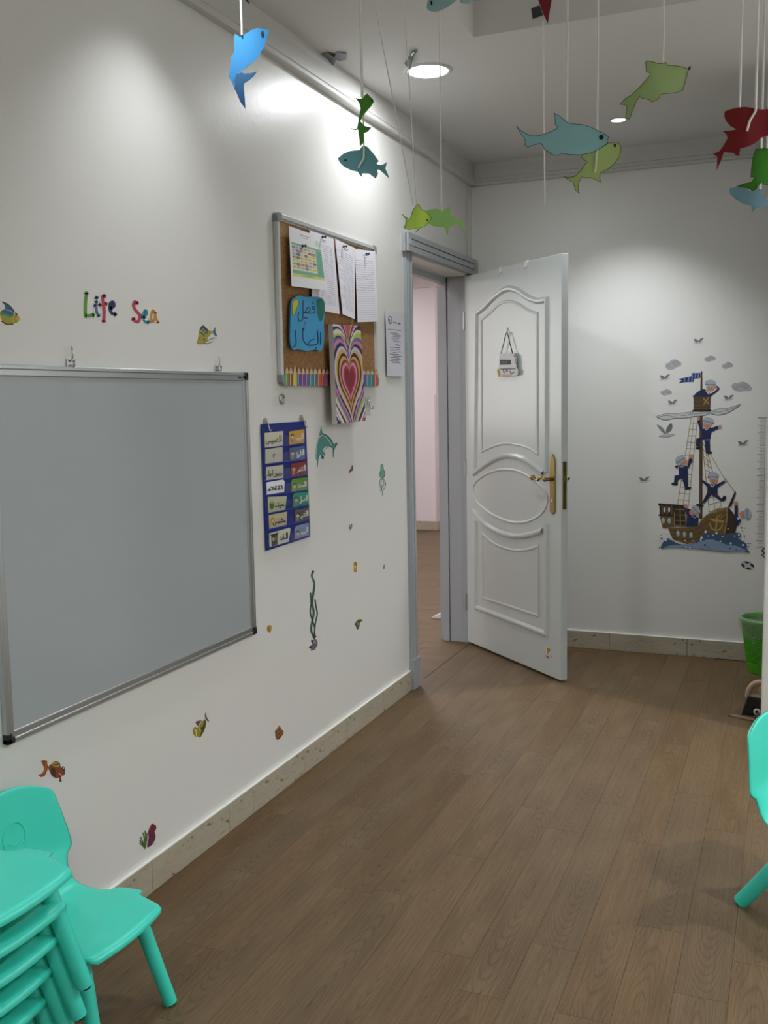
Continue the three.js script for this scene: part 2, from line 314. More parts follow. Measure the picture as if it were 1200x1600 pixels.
// a small stroke alphabet for the Arabic lettering: strokes run right to left, x counts leftwards, baseline y = 0
const AR = {
  A: { w: 0.45, s: [[[0.2, 0], [0.2, 2]]], cut: 1, f: [[[0, 0], [0.22, 0.05], [0.22, 2]]] }, L: { w: 0.6, s: [[[0, 0], [0.1, 0], [0.2, 0.2], [0.2, 2]], [[0.2, 0.15], [0.3, 0], [0.6, 0]]], e: [[[0, 0], [0.1, 0]], [[0.15, 2], [0.15, -0.3], [0.45, -0.65], [0.8, -0.45], [0.9, 0.1]]], ew: 1 },
  b: { w: 0.55, s: [[[0, 0], [0.2, 0], [0.25, 0.6], [0.32, 0], [0.55, 0]]], d: [[0.27, -0.5]] }, t: { w: 0.55, s: [[[0, 0], [0.2, 0], [0.25, 0.6], [0.32, 0], [0.55, 0]]], d: [[0.15, 1], [0.4, 1]] },
  y: { w: 0.55, s: [[[0, 0], [0.2, 0], [0.25, 0.6], [0.32, 0], [0.55, 0]]], d: [[0.15, -0.5], [0.4, -0.5]] }, n: { w: 0.55, s: [[[0, 0], [0.2, 0], [0.25, 0.6], [0.32, 0], [0.55, 0]]], d: [[0.27, 1]] },
  x: { w: 0.95, s: [[[0.1, 0.8], [0.6, 0.55], [0.95, 0]], [[0, 0], [0.95, 0]]], d: [[0.5, 1.2]], e: [[[0.1, 0.8], [0.7, 0.6], [0.15, 0], [0.2, -0.7], [0.9, -0.7]]] }, h: { w: 0.95, s: [[[0.1, 0.8], [0.6, 0.55], [0.95, 0]], [[0, 0], [0.95, 0]]] },
  m: { w: 0.65, s: [[[0, 0], [0.15, 0.1], [0.3, 0.5], [0.5, 0.2], [0.3, -0.15], [0.15, 0.05]], [[0.4, 0], [0.65, 0]]] }, s: { w: 1, s: [[[0, 0], [0.1, 0], [0.15, 0.5], [0.25, 0], [0.4, 0], [0.45, 0.5], [0.55, 0], [0.7, 0], [0.75, 0.5], [0.85, 0], [1, 0]]], e: [[[0, 0], [0.1, 0.45], [0.25, 0], [0.4, 0.45], [0.55, 0], [0.7, 0.45], [0.75, -0.4], [1.1, -0.65], [1.45, -0.4], [1.5, 0.2]]], ew: 1.55 },
  S: { w: 1, s: [[[0, 0], [0.1, 0], [0.15, 0.5], [0.25, 0], [0.4, 0], [0.45, 0.5], [0.55, 0], [0.7, 0], [0.75, 0.5], [0.85, 0], [1, 0]]], d: [[0.3, 1], [0.6, 1], [0.45, 1.3]] },
  r: { w: 0.5, s: [[[0, 0.2], [0.15, 0.15], [0.25, -0.3], [0.5, -0.6]]], cut: 1 }, w: { w: 0.65, s: [[[0.35, 0.1], [0.1, 0.2], [0.2, 0.55], [0.4, 0.3], [0.35, -0.2], [0.6, -0.6]]], cut: 1 },
  a: { w: 0.7, s: [[[0, 0], [0.2, 0], [0.45, 0.55], [0.15, 0.55], [0.4, 0], [0.7, 0]]], e: [[[0, 0], [0.2, 0], [0.45, 0.5], [0.15, 0.5], [0.1, -0.3], [0.4, -0.7], [0.8, -0.6]]] },
  f: { w: 0.7, s: [[[0, 0], [0.25, 0], [0.15, 0.4], [0.35, 0.6], [0.45, 0.3], [0.25, 0], [0.7, 0]]], d: [[0.3, 1]], e: [[[0, 0], [0.2, 0.1], [0.15, 0.5], [0.4, 0.45], [0.3, 0], [1.2, -0.05], [1.3, 0.25]]], ew: 1.35 }, q: { w: 0.7, s: [[[0, 0], [0.25, 0], [0.15, 0.4], [0.35, 0.6], [0.45, 0.3], [0.25, 0], [0.7, 0]]], d: [[0.2, 1], [0.45, 1]] },
  c: { w: 1.1, s: [[[0, 0], [0.7, 0], [0.8, 0.4], [0.5, 0.55], [0.2, 0], [0.85, 0], [0.9, 0.35], [0.95, 0], [1.1, 0]]] }, T: { w: 1, s: [[[0, 0], [0.7, 0], [0.8, 0.4], [0.5, 0.55], [0.2, 0], [1, 0]], [[0.25, 0.1], [0.25, 1.7]]] },
  d: { w: 0.6, s: [[[0.15, 0.6], [0.35, 0.1], [0, 0]], [[0.3, 0.05], [0.5, 0]]], cut: 1 }, H: { w: 0.5, s: [[[0, 0], [0.2, 0], [0.15, 0.5], [0.45, 0.3], [0.35, 0], [0.2, 0]]], d: [[0.2, 0.95], [0.45, 0.95]], cut: 1 }, k: { w: 0.6, s: [[[0, 0], [0.3, 0.5], [0.5, 0], [0.2, -0.2], [0.1, 0.2], [0.6, 0]]] },
  1: { w: 0.5, s: [[[0.3, 1.3], [0.2, 0]]], cut: 1 }, 4: { w: 0.7, s: [[[0.15, 1.3], [0.5, 1.05], [0.25, 0.7], [0.6, 0.4], [0.5, 0.05], [0.15, 0]]], cut: 1 }, 6: { w: 0.6, s: [[[0.5, 1.1], [0.15, 1.2], [0.2, 0]]], cut: 1 }, 2: { w: 0.6, s: [[[0.1, 1.3], [0.2, 0.9], [0.5, 1.2]], [[0.45, 1.1], [0.4, 0]]], cut: 1 }, ' ': { w: 0.35, s: [], cut: 1 },
};
// writes a word with its right end at a, its baseline running to b (crop pixels); up is the crop vector of one x-height
function arabic(ink, word, a, b, up, w, hex) {
  let total = 0; const list = [...word].map((ch, i) => { const g = AR[ch], nx = word[i + 1], last = !nx || nx === ' ', pv = i > 0 && !AR[word[i - 1]].cut; const s = last && g.e && pv ? g.e : pv && g.f ? g.f : g.s, ww = last && g.e && pv ? (g.ew || g.w) : g.w; const o = { s, d: g.d || [], x: total }; total += ww; return o; });
  const q = (x, y) => [a[0] + (b[0] - a[0]) * x / total + up[0] * y, a[1] + (b[1] - a[1]) * x / total + up[1] * y];
  for (const { s, d, x } of list) { for (const st of s) ink.line(st.map(p => q(x + p[0], p[1])), w, hex); for (const p of d) { const c = q(x + p[0], p[1]); ink.ell(c[0], c[1], w * 0.75, w * 0.75, hex, 0, 6); } }
}

// ---------------------------------------------------------------- door frame and door
{
  const f = structure('trim_4', 'grey painted door frame with a heavy lintel');
  // left jamb casing with a plinth, lintel, reveal boards and stops
  const cas = (z0, z1) => [rbox(-0.004, 0.155, z0, 0.016, 2.17, z1, 0.002), rbox(0.01, 0.155, z0 + 0.012, 0.021, 2.17, z0 + 0.03, 0.003), rbox(0.01, 0.155, z1 - 0.03, 0.021, 2.17, z1 - 0.012, 0.003)];
  part('casing', cas(DZ1 - 0.01, 1.108), FRAMEP, f); part('casing', cas(0.035, DZ0), FRAMEP, f);
  for (const [a, b] of [[DZ1 - 0.012, 1.113], [0.032, DZ0 + 0.002]]) part('plinth', [rbox(-0.004, 0, a, 0.026, 0.148, b, 0.002), rbox(-0.004, 0.144, a, 0.029, 0.156, b, 0.003)], FRAMEP, f);
  const lz0 = 0.02, lz1 = 1.132;
  part('lintel', [rbox(-0.004, 2.162, lz0, 0.028, 2.248, lz1, 0.002), rbox(0.02, 2.162, lz0, 0.038, 2.188, lz1, 0.002), rbox(0.02, 2.224, lz0, 0.038, 2.25, lz1, 0.002), rbox(0.02, 2.186, lz1 - 0.045, 0.038, 2.226, lz1, 0.002), rbox(0.02, 2.186, lz0, 0.038, 2.226, lz0 + 0.045, 0.002), rbox(0.02, 2.193, lz0 + 0.051, 0.037, 2.219, lz1 - 0.051, 0.002), rbox(0.03, 2.194, lz1 - 0.034, 0.041, 2.218, lz1 - 0.012, 0.002)], FRAMEP, f);
  // reveal: main boards, and a stop on the hall side set proud by a shadow gap
  const W0 = -WT - 0.002, JA = DZ0 - 0.008, JB = DZ1 + 0.008, JH = DH - 0.002;
  part('jamb', [rbox(-0.124, 0, DZ0 - 0.022, -0.003, DH, JA, 0.002), rbox(-0.05, 0, JA - 0.004, -0.044, DH, JA + 0.0015, 0.001)], FRAMEP, f); part('jamb', [rbox(-0.124, 0, JB, -0.003, DH, DZ1 + 0.022, 0.002)], FRAMEP, f);
  part('head', [rbox(-0.124, JH + 0.008, DZ0 - 0.02, -0.003, DH + 0.02, DZ1 + 0.02, 0.002)], FRAMEP, f);
  part('stop', [rbox(W0, 0, DZ0 - 0.022, -0.129, DH, DZ0, 0.003)], FRAMEP, f); part('stop', [rbox(W0, 0, DZ1, -0.129, DH, DZ1 + 0.022, 0.003)], FRAMEP, f); part('stop', [rbox(W0, DH - 0.035, DZ0 - 0.02, -0.129, DH + 0.02, DZ1 + 0.02, 0.003)], FRAMEP, f);
  part('casing', [rbox(W0 - 0.018, 0, DZ0 - 0.1, W0, 2.24, DZ0 - 0.016, 0.003), rbox(W0 - 0.018, 0, DZ1 + 0.016, W0, 2.24, DZ1 + 0.1, 0.003), rbox(W0 - 0.018, DH, DZ0 - 0.1, W0, 2.24, DZ1 + 0.1, 0.003)], FRAMEP, f);
}
// the open leaf: local u runs from hinge to free edge, v up, w out of the near face
const HINGE = V3(-0.012, 0, 0.108), FREE = V3(0.689, 0, 0.749);
const LU = FREE.clone().sub(HINGE).normalize(), LN = V3(-LU.z, 0, LU.x), LW = HINGE.distanceTo(FREE);
const leafUV = (px, py, w = 0) => { const p = hit(px, py, HINGE.clone().addScaledVector(LN, w), LN).sub(HINGE); return [p.dot(LU), p.y]; };
{
  const d = structure('door_1', 'grey painted panel door standing open with brass handle');
  d.position.copy(HINGE); d.rotation.y = -Math.atan2(LU.z, LU.x);
  const T = 0.04;
  part('slab', rbox(0, 0.012, -T, LW, 2.152, 0, 0.002), DOORP, d);
  // raised moulding swept along an outline of the leaf face
  const sweep = (pts, closed, prof) => {
    const n = pts.length, pos = [], idx = [], m = prof.length;
    for (let i = 0; i < n; i++) {
      const p = pts[i], a = closed || i ? pts[(i - 1 + n) % n] : null, b = closed || i < n - 1 ? pts[(i + 1) % n] : null;
      const d1 = a && norm2(p[0] - a[0], p[1] - a[1]), d2 = b && norm2(b[0] - p[0], b[1] - p[1]), t = norm2((d1 ? d1[0] : 0) + (d2 ? d2[0] : 0), (d1 ? d1[1] : 0) + (d2 ? d2[1] : 0));
      const c = d1 && d2 ? Math.max(0.5, t[0] * d1[0] + t[1] * d1[1]) : 1;
      for (const [o, h] of prof) pos.push(p[0] - t[1] * o / c, p[1] + t[0] * o / c, h);
      if (i || closed) { const q = (i - 1 + n) % n; for (let k = 0; k + 1 < m; k++) idx.push(q * m + k, i * m + k, q * m + k + 1, q * m + k + 1, i * m + k, i * m + k + 1); }
    }
    const g = new THREE.BufferGeometry(); g.setAttribute('position', new THREE.Float32BufferAttribute(pos, 3)); g.setIndex(idx); const h = g.toNonIndexed(); h.computeVertexNormals(); return h;
  };
  const norm2 = (x, y) => { const l = Math.hypot(x, y) || 1; return [x / l, y / l]; };
  const bold = [[-0.017, -0.001], [-0.015, 0.004], [-0.006, 0.013], [0.004, 0.014], [0.011, 0.006], [0.017, -0.001]], fine = [[-0.008, -0.001], [-0.006, 0.004], [0, 0.0055], [0.006, 0.004], [0.008, -0.001]];
  const A = (X, Y) => leafUV(600 + X / 3.75, 340 + Y / 3.75), B = (X, Y) => leafUV(600 + X / 3.75, 680 + Y / 3.75);
  const sm = (p, n = 24) => new THREE.CatmullRomCurve3(p.map(q => V3(q[0], q[1], 0)), false, 'centripetal').getPoints(n).map(v => [v.x, v.y]);
  const mk = (pts, closed, prof) => part('moulding', sweep(pts, closed, prof), DOORP, d);
  const archO = sm([A(543, 562), A(590, 525), A(650, 465), A(720, 418), A(780, 425), A(850, 470), A(900, 487), A(955, 480)]);
  // upper panel: arched head, straight stiles, a concave foot
  mk([B(534, 190), ...archO, B(952, 215)], false, bold);
  const archI = sm([A(572, 600), A(620, 560), A(680, 505), A(735, 490), A(790, 508), A(850, 545), A(900, 562)]);
  mk([...archI, ...sm([B(900, 108), B(840, 72), B(720, 48), B(640, 65), B(574, 95)])], true, fine);
  mk(sm([B(526, 226), B(600, 170), B(680, 128), B(740, 120), B(820, 140), B(890, 185), B(934, 222)]), false, bold);
  // oval
  const ov = new THREE.CatmullRomCurve3([B(524, 300), B(570, 245), B(640, 212), B(720, 200), B(800, 215), B(880, 262), B(945, 330), B(958, 385), B(930, 450), B(860, 498), B(780, 512), B(690, 490), B(600, 440), B(540, 380)].map(q => V3(q[0], q[1], 0)), true, 'centripetal').getPoints(56).map(v => [v.x, v.y]);
  ov.pop(); mk(ov, true, fine);
  mk(sm([B(524, 440), B(580, 510), B(660, 562), B(740, 588), B(800, 592), B(870, 580), B(930, 560)]), false, bold);
  // lower panel
  mk([B(542, 505), B(540, 1008), B(952, 1165), B(953, 520)], false, bold);
  mk([...sm([B(576, 575), B(640, 630), B(720, 665), B(790, 675), B(860, 665), B(904, 648)], 14), B(905, 1058), B(580, 952)], true, fine);
  // handle set
  const hp = leafUV(864.5, 759), knob = leafUV(864, 748.5), L = (u, v, w) => V3(u, v, w);
  const plateShape = new THREE.Shape(); const ph = 0.128, pw = 0.0195;
  plateShape.moveTo(-pw, -ph); plateShape.quadraticCurveTo(0, -ph - 0.03, pw, -ph); plateShape.lineTo(pw, ph - 0.01); plateShape.quadraticCurveTo(pw * 0.9, ph + 0.008, 0, ph + 0.03); plateShape.quadraticCurveTo(-pw * 0.9, ph + 0.008, -pw, ph - 0.01); plateShape.closePath();
  const handle = (side) => {
    const s = side, w0 = s > 0 ? 0 : -T, g = new THREE.ExtrudeGeometry(plateShape, { depth: 0.003, bevelEnabled: true, bevelSize: 0.002, bevelThickness: 0.002, bevelSegments: 2 });
    if (s < 0) g.rotateY(Math.PI); g.translate(hp[0], hp[1], w0 + s * 0.002);
    const h = part('handle', g, BRASS, d);
    part('lever', [rod(L(knob[0], knob[1], w0), L(knob[0], knob[1], w0 + s * 0.05), 0.009), tube([L(knob[0], knob[1], w0 + s * 0.048), L(knob[0] - 0.035, knob[1] + 0.008, w0 + s * 0.05), L(knob[0] - 0.065, knob[1] - 0.008, w0 + s * 0.05), L(knob[0] - 0.1, knob[1] + 0.002, w0 + s * 0.05)], 0.0075), new THREE.SphereGeometry(0.014, 16, 12).translate(knob[0] - 0.108, knob[1] + 0.003, w0 + s * 0.05), new THREE.SphereGeometry(0.012, 16, 12).translate(knob[0], knob[1], w0 + s * 0.05)], BRASS, h);
    part('keyhole', [new THREE.CylinderGeometry(0.009, 0.009, 0.004, 16).rotateX(Math.PI / 2).translate(hp[0], hp[1] - 0.075, w0 + s * 0.007)], STEEL, h);
  };
  handle(1); handle(-1);
  part('lock_plate', [rbox(LW - 0.001, hp[1] - 0.115, -T / 2 - 0.011, LW + 0.003, hp[1] + 0.125, -T / 2 + 0.011, 0.001), rbox(LW, knob[1] - 0.012, -T / 2 - 0.007, LW + 0.012, knob[1] + 0.022, -T / 2 + 0.007, 0.002)], BRASS, d);
  for (const y of [0.25, 1.05, 1.9]) part('hinge', [rod(V3(-0.006, y - 0.05, 0.002), V3(-0.006, y + 0.05, 0.002), 0.006)], STEEL, d);
  // clips over the top edge
  for (const [px, py, l] of [[782.5, 418, 'white plastic hook over the door top nearer the hinge'], [822, 410, 'white plastic hook over the door top nearer the handle']]) {
    const [u] = leafUV(px, py), o = thing('door_hook', l, 'hook', 'hooks over the door top', HINGE.toArray()); o.rotation.y = d.rotation.y;
    part('clip', [rbox(u - 0.012, 2.125, 0.0, u + 0.012, 2.1555, 0.004, 0.001), rbox(u - 0.012, 2.1525, -T - 0.003, u + 0.012, 2.156, 0.004, 0.001), rbox(u - 0.012, 2.125, -T - 0.004, u + 0.012, 2.155, -T - 0.0005, 0.001)], std(0xe6e6e2, 0.35), o);
    part('hook', tube([V3(u + 0.004, 2.13, 0.003), V3(u - 0.004, 2.122, 0.007), V3(u - 0.008, 2.118, 0.012), V3(u - 0.006, 2.125, 0.015)], 0.003), std(0xe6e6e2, 0.35), o);
  }
  const ink = (k, x0, y0) => new Ink(x0, y0, k, HINGE, LN, 0.001);
  { // torn sticker near the foot
    const s = ink(7.5, 840, 960); s.poly([[98, 385], [130, 380], [158, 420], [150, 450], [128, 470], [105, 460], [100, 420]], '#f0ead8', true); s.poly([[104, 395], [128, 388], [152, 420], [140, 440], [125, 462], [112, 455], [112, 420]], '#a8842f', true);
    s.poly([[92, 478], [112, 485], [130, 500], [122, 520], [108, 500], [95, 492]], '#a04848'); s.ell(155, 500, 7, 7, '#b07a3a');
    sticker(s, 'torn_sticker', 'scraps of a torn yellow and red sticker low on the open door');
  }
  { // hanging name sign
    const o = thing('door_sign', 'small white sign with black window hanging from a black cord on the door', 'sign');
    const q = (X, Y, w) => { const p = hit(760 + X / 13.33, 490 + Y / 13.33, HINGE.clone().addScaledVector(LN, w), LN); return p; };
    const slab = (pts, w0, w1) => { const loc = pts.map(p => { const v = q(p[0], p[1], w1).sub(HINGE); return new THREE.Vector2(v.dot(LU), v.y); }); const g = new THREE.ExtrudeGeometry(new THREE.Shape(loc), { depth: w1 - w0, bevelEnabled: false }); g.translate(0, 0, w0); g.rotateY(d.rotation.y); g.translate(HINGE.x, 0, HINGE.z); return g; };
    part('hook', [tube([q(432, 290, 0.004), q(432, 380, 0.006), q(428, 405, 0.014), q(425, 380, 0.02)], 0.0022)], BLACK, o);
    part('cord', [tube([q(305, 835, 0.017), q(360, 620, 0.016), q(424, 392, 0.014), q(490, 620, 0.016), q(545, 830, 0.017)], 0.0026)], BLACK, o);
    part('board', slab([[268, 825], [560, 825], [612, 905], [620, 1130], [655, 1195], [640, 1285], [270, 1325], [215, 1165], [268, 1130]], 0.012, 0.018), std(0xd9dadb, 0.5), o);
    const s = new Ink(760, 490, 13.33, HINGE, LN, 0.0185);
    s.poly([[275, 960], [508, 965], [508, 1060], [282, 1066]], '#141820'); s.poly([[310, 985], [440, 985], [440, 1045], [310, 1045]], '#3c4348'); s.line([[268, 1140], [520, 1138]], 10, '#8a8f92');
    s.poly([[215, 1165], [270, 1150], [300, 1290], [262, 1325], [235, 1290]], '#c9b93a'); s.line([[250, 1180], [280, 1300]], 14, '#6b6426'); s.line([[350, 1160], [370, 1235]], 24, '#43484c', true); s.line([[410, 1155], [425, 1215], [440, 1180]], 18, '#43484c', true); s.line([[490, 1200], [520, 1250], [580, 1215]], 22, '#55595c', true); s.line([[300, 1160], [600, 1150]], 16, '#2c3034');
    s.ell(590, 885, 16, 20, '#17191c'); s.ell(575, 1010, 18, 26, '#b9bcc0'); s.line([[560, 930], [600, 960], [560, 1040], [605, 1090]], 14, '#f4f4f4', true); s.line([[600, 930], [618, 1050]], 10, '#2a2c2e'); s.poly([[330, 1270], [520, 1262], [540, 1290], [330, 1305]], '#d8a98e');
    s.mesh('print', o);
  }
}

// ---------------------------------------------------------------- whiteboard
{
  const o = thing('whiteboard', 'large wall-mounted whiteboard with aluminium frame and black corners', 'whiteboard');
  const z0 = 2.642, z1 = 3.846, y0 = 0.643, y1 = 1.558, t = 0.016;
  part('panel', box(0.002, y0 + 0.01, z0 + 0.01, 0.009, y1 - 0.01, z1 - 0.01), phys(0xa9b0b2, 0.22, { clearcoat: 0.6, clearcoatRoughness: 0.12 }), o);
  const rail = (a, b, c, d) => [rbox(0, a, b, t, c, d, 0.004), ];
  part('rail', [rbox(0, y1 - 0.012, z0 + 0.02, t, y1, z1 - 0.02, 0.003), rbox(0, y1 - 0.028, z0 + 0.02, 0.0125, y1 - 0.01, z1 - 0.02, 0.003)], ALU, o);
  part('rail', [rbox(0, y0, z0 + 0.02, t, y0 + 0.012, z1 - 0.02, 0.003), rbox(0, y0 + 0.01, z0 + 0.02, 0.0125, y0 + 0.028, z1 - 0.02, 0.003)], ALU, o);
  part('rail', [rbox(0, y0 + 0.02, z0, t, y1 - 0.02, z0 + 0.012, 0.003), rbox(0, y0 + 0.02, z0 + 0.01, 0.0125, y1 - 0.02, z0 + 0.028, 0.003)], ALU, o);
  part('rail', [rbox(0, y0 + 0.02, z1 - 0.012, t, y1 - 0.02, z1, 0.003), rbox(0, y0 + 0.02, z1 - 0.028, 0.0125, y1 - 0.02, z1 - 0.01, 0.003)], ALU, o);
  for (const [y, z] of [[y0, z0], [y0, z1], [y1, z0], [y1, z1]]) { const s = y === y0 ? 1 : -1, q = z === z0 ? 1 : -1; const f = (a, b, c, d) => rbox(0, Math.min(a, b), Math.min(c, d), 0.0175, Math.max(a, b), Math.max(c, d), 0.004); part('corner_cap', [f(y - s * 0.001, y + s * 0.026, z - q * 0.001, z + q * 0.016), f(y - s * 0.001, y + s * 0.016, z - q * 0.001, z + q * 0.026)], BLACK, o); }
  const m = new Ink(320, 540, 7.5, V3(0.0126, 0, 0), V3(1, 0, 0), 0.0004); m.poly([[390, 365], [428, 367], [428, 386], [390, 384]], '#2c2e31'); m.poly([[432, 370], [462, 372], [462, 386], [432, 385]], '#7a7d80'); m.mesh('maker_mark', o);
}
function wallHook(px, py, label, s = 1) {   // metal coat-hook: round base, arm and ball end
  const p = onX(px, py), o = thing('metal_hook', label, 'hook', 'small metal wall hooks', [0, p.y, p.z]);
  part('base', [rbox(0, -0.012 * s, -0.013 * s, 0.004, 0.012 * s, 0.013 * s, 0.0018)], STEEL, o);
  part('hook', [tube([V3(0.003, 0.004 * s, 0), V3(0.014, 0.016 * s, 0.003 * s), V3(0.016, 0.034 * s, 0.004 * s), V3(0.012, 0.045 * s, 0.002)], 0.0024 * s), tube([V3(0.003, -0.006 * s, 0), V3(0.02, -0.008 * s, 0.006 * s), V3(0.024, 0.006 * s, 0.01 * s)], 0.003 * s), new THREE.SphereGeometry(0.005 * s, 10, 8).translate(0.024, 0.008 * s, 0.011 * s)], STEEL, o);
}
wallHook(108, 568, 'bright metal hook above the whiteboard, below the word Life', 0.95); wallHook(338, 576, 'bright metal hook above the whiteboard corner cap', 0.85);

// ---------------------------------------------------------------- cork board and what hangs on it
const C1 = (X, Y, e = 0.02) => onX(400 + X / 4.324, 310 + Y / 4.324, e);
{
  const o = thing('cork_board', 'framed cork notice board hung with papers and a painted heart', 'notice board');
  const z0 = 1.488, z1 = 2.405, y0 = 1.522, y1 = 2.135, t = 0.02;
  const corkTex = dataTex(256, 256, (u, v) => { const n = vnoise(u * 90, v * 90, 90, 90), m = vnoise(u * 25, v * 25, 25, 25), s = (n - 0.5) * 46 + (m - 0.5) * 24 + (n > 0.86 ? -40 : 0); return [160 + s, 120 + s * 0.9, 78 + s * 0.75]; }, true); corkTex.repeat.set(4, 4);
  part('cork_panel', uvMetres(box(0.002, y0 + 0.01, z0 + 0.01, 0.012, y1 - 0.01, z1 - 0.01)), std(0xffffff, 0.9, { map: corkTex }), o);
  const fm = std(0xd2d4d4, 0.35, { metalness: 0.25 }), c = 0.03;
  part('rail', [rbox(0, y1 - 0.02, z0 + c, t, y1, z1 - c, 0.005), rbox(0, y1 - 0.026, z0 + c, 0.014, y1 - 0.012, z1 - c, 0.002)], fm, o); part('rail', [rbox(0, y0, z0 + c, t, y0 + 0.02, z1 - c, 0.005), rbox(0, y0 + 0.012, z0 + c, 0.014, y0 + 0.026, z1 - c, 0.002)], fm, o);
  part('rail', [rbox(0, y0 + c, z0, t, y1 - c, z0 + 0.02, 0.005), rbox(0, y0 + c, z0 + 0.012, 0.014, y1 - c, z0 + 0.026, 0.002)], fm, o); part('rail', [rbox(0, y0 + c, z1 - 0.02, t, y1 - c, z1, 0.005), rbox(0, y0 + c, z1 - 0.026, 0.014, y1 - c, z1 - 0.012, 0.002)], fm, o);
  const cap = std(0x8e9294, 0.45);
  for (const [y, z] of [[y0, z0], [y0, z1], [y1, z0], [y1, z1]]) { const s = y === y0 ? 1 : -1, q = z === z0 ? 1 : -1, R = c + 0.002, sh = new THREE.Shape(); sh.moveTo(R, 0); sh.lineTo(0.016, 0); sh.quadraticCurveTo(0, 0, 0, 0.016); sh.lineTo(0, R); sh.lineTo(0.022, R); sh.lineTo(0.022, 0.022); sh.lineTo(R, 0.022); sh.closePath(); const g = new THREE.ExtrudeGeometry(sh, { depth: t, bevelEnabled: true, bevelSize: 0.001, bevelThickness: 0.001, bevelSegments: 1 }); const p = g.attributes.position; for (let i = 0; i < p.count; i++) p.setXYZ(i, p.getZ(i) + 0.0005, y + s * p.getY(i), z + q * p.getX(i)); g.computeVertexNormals(); part('corner_cap', g, cap, o); }
}
// a sheet pinned flat at its top that curls away from the wall; corners are crop pixels TL, TR, BR, BL
function sheet(name, label, group, corners, x, curl, tex, cat = 'paper', to = C1, seg = [8, 12]) {
  const [tl, tr, br, bl] = corners, pos = [], uv = [], idx = [], [nu, nv] = seg, N = (nu + 1) * (nv + 1);
  for (const back of [0, 1]) for (let j = 0; j <= nv; j++) for (let i = 0; i <= nu; i++) {
    const u = i / nu, v = j / nv, X = (tl[0] * (1 - u) + tr[0] * u) * (1 - v) + (bl[0] * (1 - u) + br[0] * u) * v, Y = (tl[1] * (1 - u) + tr[1] * u) * (1 - v) + (bl[1] * (1 - u) + br[1] * u) * v;
    const p = to(X, Y, x + curl(u, v) - back * 0.0005); pos.push(p.x, p.y, p.z); uv.push(u, 1 - v);
    if (i && j) { const a = back * N + (j - 1) * (nu + 1) + i - 1, b = a + 1, c = a + nu + 1, d = c + 1; back ? idx.push(a, b, c, b, d, c) : idx.push(a, c, b, b, c, d); }
  }
  const rim = []; for (let i = 0; i < nu; i++) rim.push(i); for (let j = 0; j < nv; j++) rim.push(j * (nu + 1) + nu); for (let i = nu; i > 0; i--) rim.push(nv * (nu + 1) + i); for (let j = nv; j > 0; j--) rim.push(j * (nu + 1));
  rim.forEach((a, k) => { const b = rim[(k + 1) % rim.length]; idx.push(a, b, a + N, b, b + N, a + N); });
  const g = new THREE.BufferGeometry(); g.setAttribute('position', new THREE.Float32BufferAttribute(pos, 3)); g.setAttribute('uv', new THREE.Float32BufferAttribute(uv, 2)); g.setIndex(idx); g.computeVertexNormals();
  const m = part(name, g, new THREE.MeshStandardMaterial({ map: tex, roughness: 0.7, side: THREE.DoubleSide }), null); return tag(m, label, cat, group);
}
const PAPER = '#eceaf2';
const textPage = (n, o = {}) => canvasTex(256, 512, (c, w, h) => {
  c.fillStyle = PAPER; c.fillRect(0, 0, w, h); let s = 7 + n * 13; const r = () => (s = (s * 16807) % 2147483647) / 2147483647;
  c.fillStyle = '#b2b0c2'; const top = o.top ?? 70;
  for (let y = top; y < (o.bottom ?? 470); y += o.step ?? 13) { let x = w - 26; const end = o.rule ? 24 : 24 + r() * 70; if (o.rule && y > (o.ruleFrom ?? 0)) { c.fillRect(24, y, w - 48, 2); continue; } while (x > end) { const l = 8 + r() * 26; c.fillRect(x - l, y, l, 3 + r() * 2); x -= l + 6; } }
  c.fillStyle = '#62607a'; c.fillRect(w / 2 - 40, 34, 80, 5); c.fillRect(w / 2 - 24, 46, 48, 4);
});
const schedTex = canvasTex(384, 512, (c, w, h) => {
  c.fillStyle = '#e9e8ec'; c.fillRect(0, 0, w, h); c.fillStyle = '#7fb39c'; c.fillRect(20, 130, 350, 270); c.fillStyle = '#e4dfd2'; c.fillRect(20, 150, 280, 215); c.fillStyle = '#d5d977'; c.fillRect(20, 396, 350, 26);
  c.fillStyle = '#5f6b58'; c.fillRect(120, 405, 140, 5);
  const row = ['#8a8f95', '#c8cdc8', '#a98a92', '#d8c98a', '#c9a8a0', '#b8b6c8', '#d6d68a'];
  let s = 99; const r = () => (s = (s * 16807) % 2147483647) / 2147483647;
  for (let j = 0; j < 7; j++) for (let i = 0; i < 6; i++) { c.fillStyle = row[Math.floor(r() * 7)]; c.fillRect(24 + i * 46, 156 + j * 29, 42, 25); c.fillStyle = '#5b5560'; c.fillRect(30 + i * 46, 164 + j * 29, 26 * r() + 6, 4); }
  c.fillStyle = '#9b98a8'; c.fillRect(130, 40, 110, 7); c.fillRect(150, 60, 70, 5); c.fillStyle = '#c6dcc4'; c.beginPath(); c.arc(330, 80, 30, 0, 7); c.fill();
  c.fillStyle = '#5f947e'; for (let y = 170; y < 380; y += 12) c.fillRect(312, y, 46, 4);
});
sheet('printed_sheet', 'lined text sheet tucked behind the colourful timetable, left bottom corner lifted', 'sheets on the cork board', [[362, 215], [524, 272], [566, 782], [380, 745]], 0.0225, (u, v) => 0.004 * Math.sin(3 * v) + 0.012 * v * v * u, textPage(1));
sheet('timetable_sheet', 'curling timetable page with green and yellow coloured grid', 'sheets on the cork board', [[222, 186], [436, 262], [482, 622], [240, 592]], 0.028, (u, v) => 0.012 * v * v + 0.012 * u * u * v, schedTex);
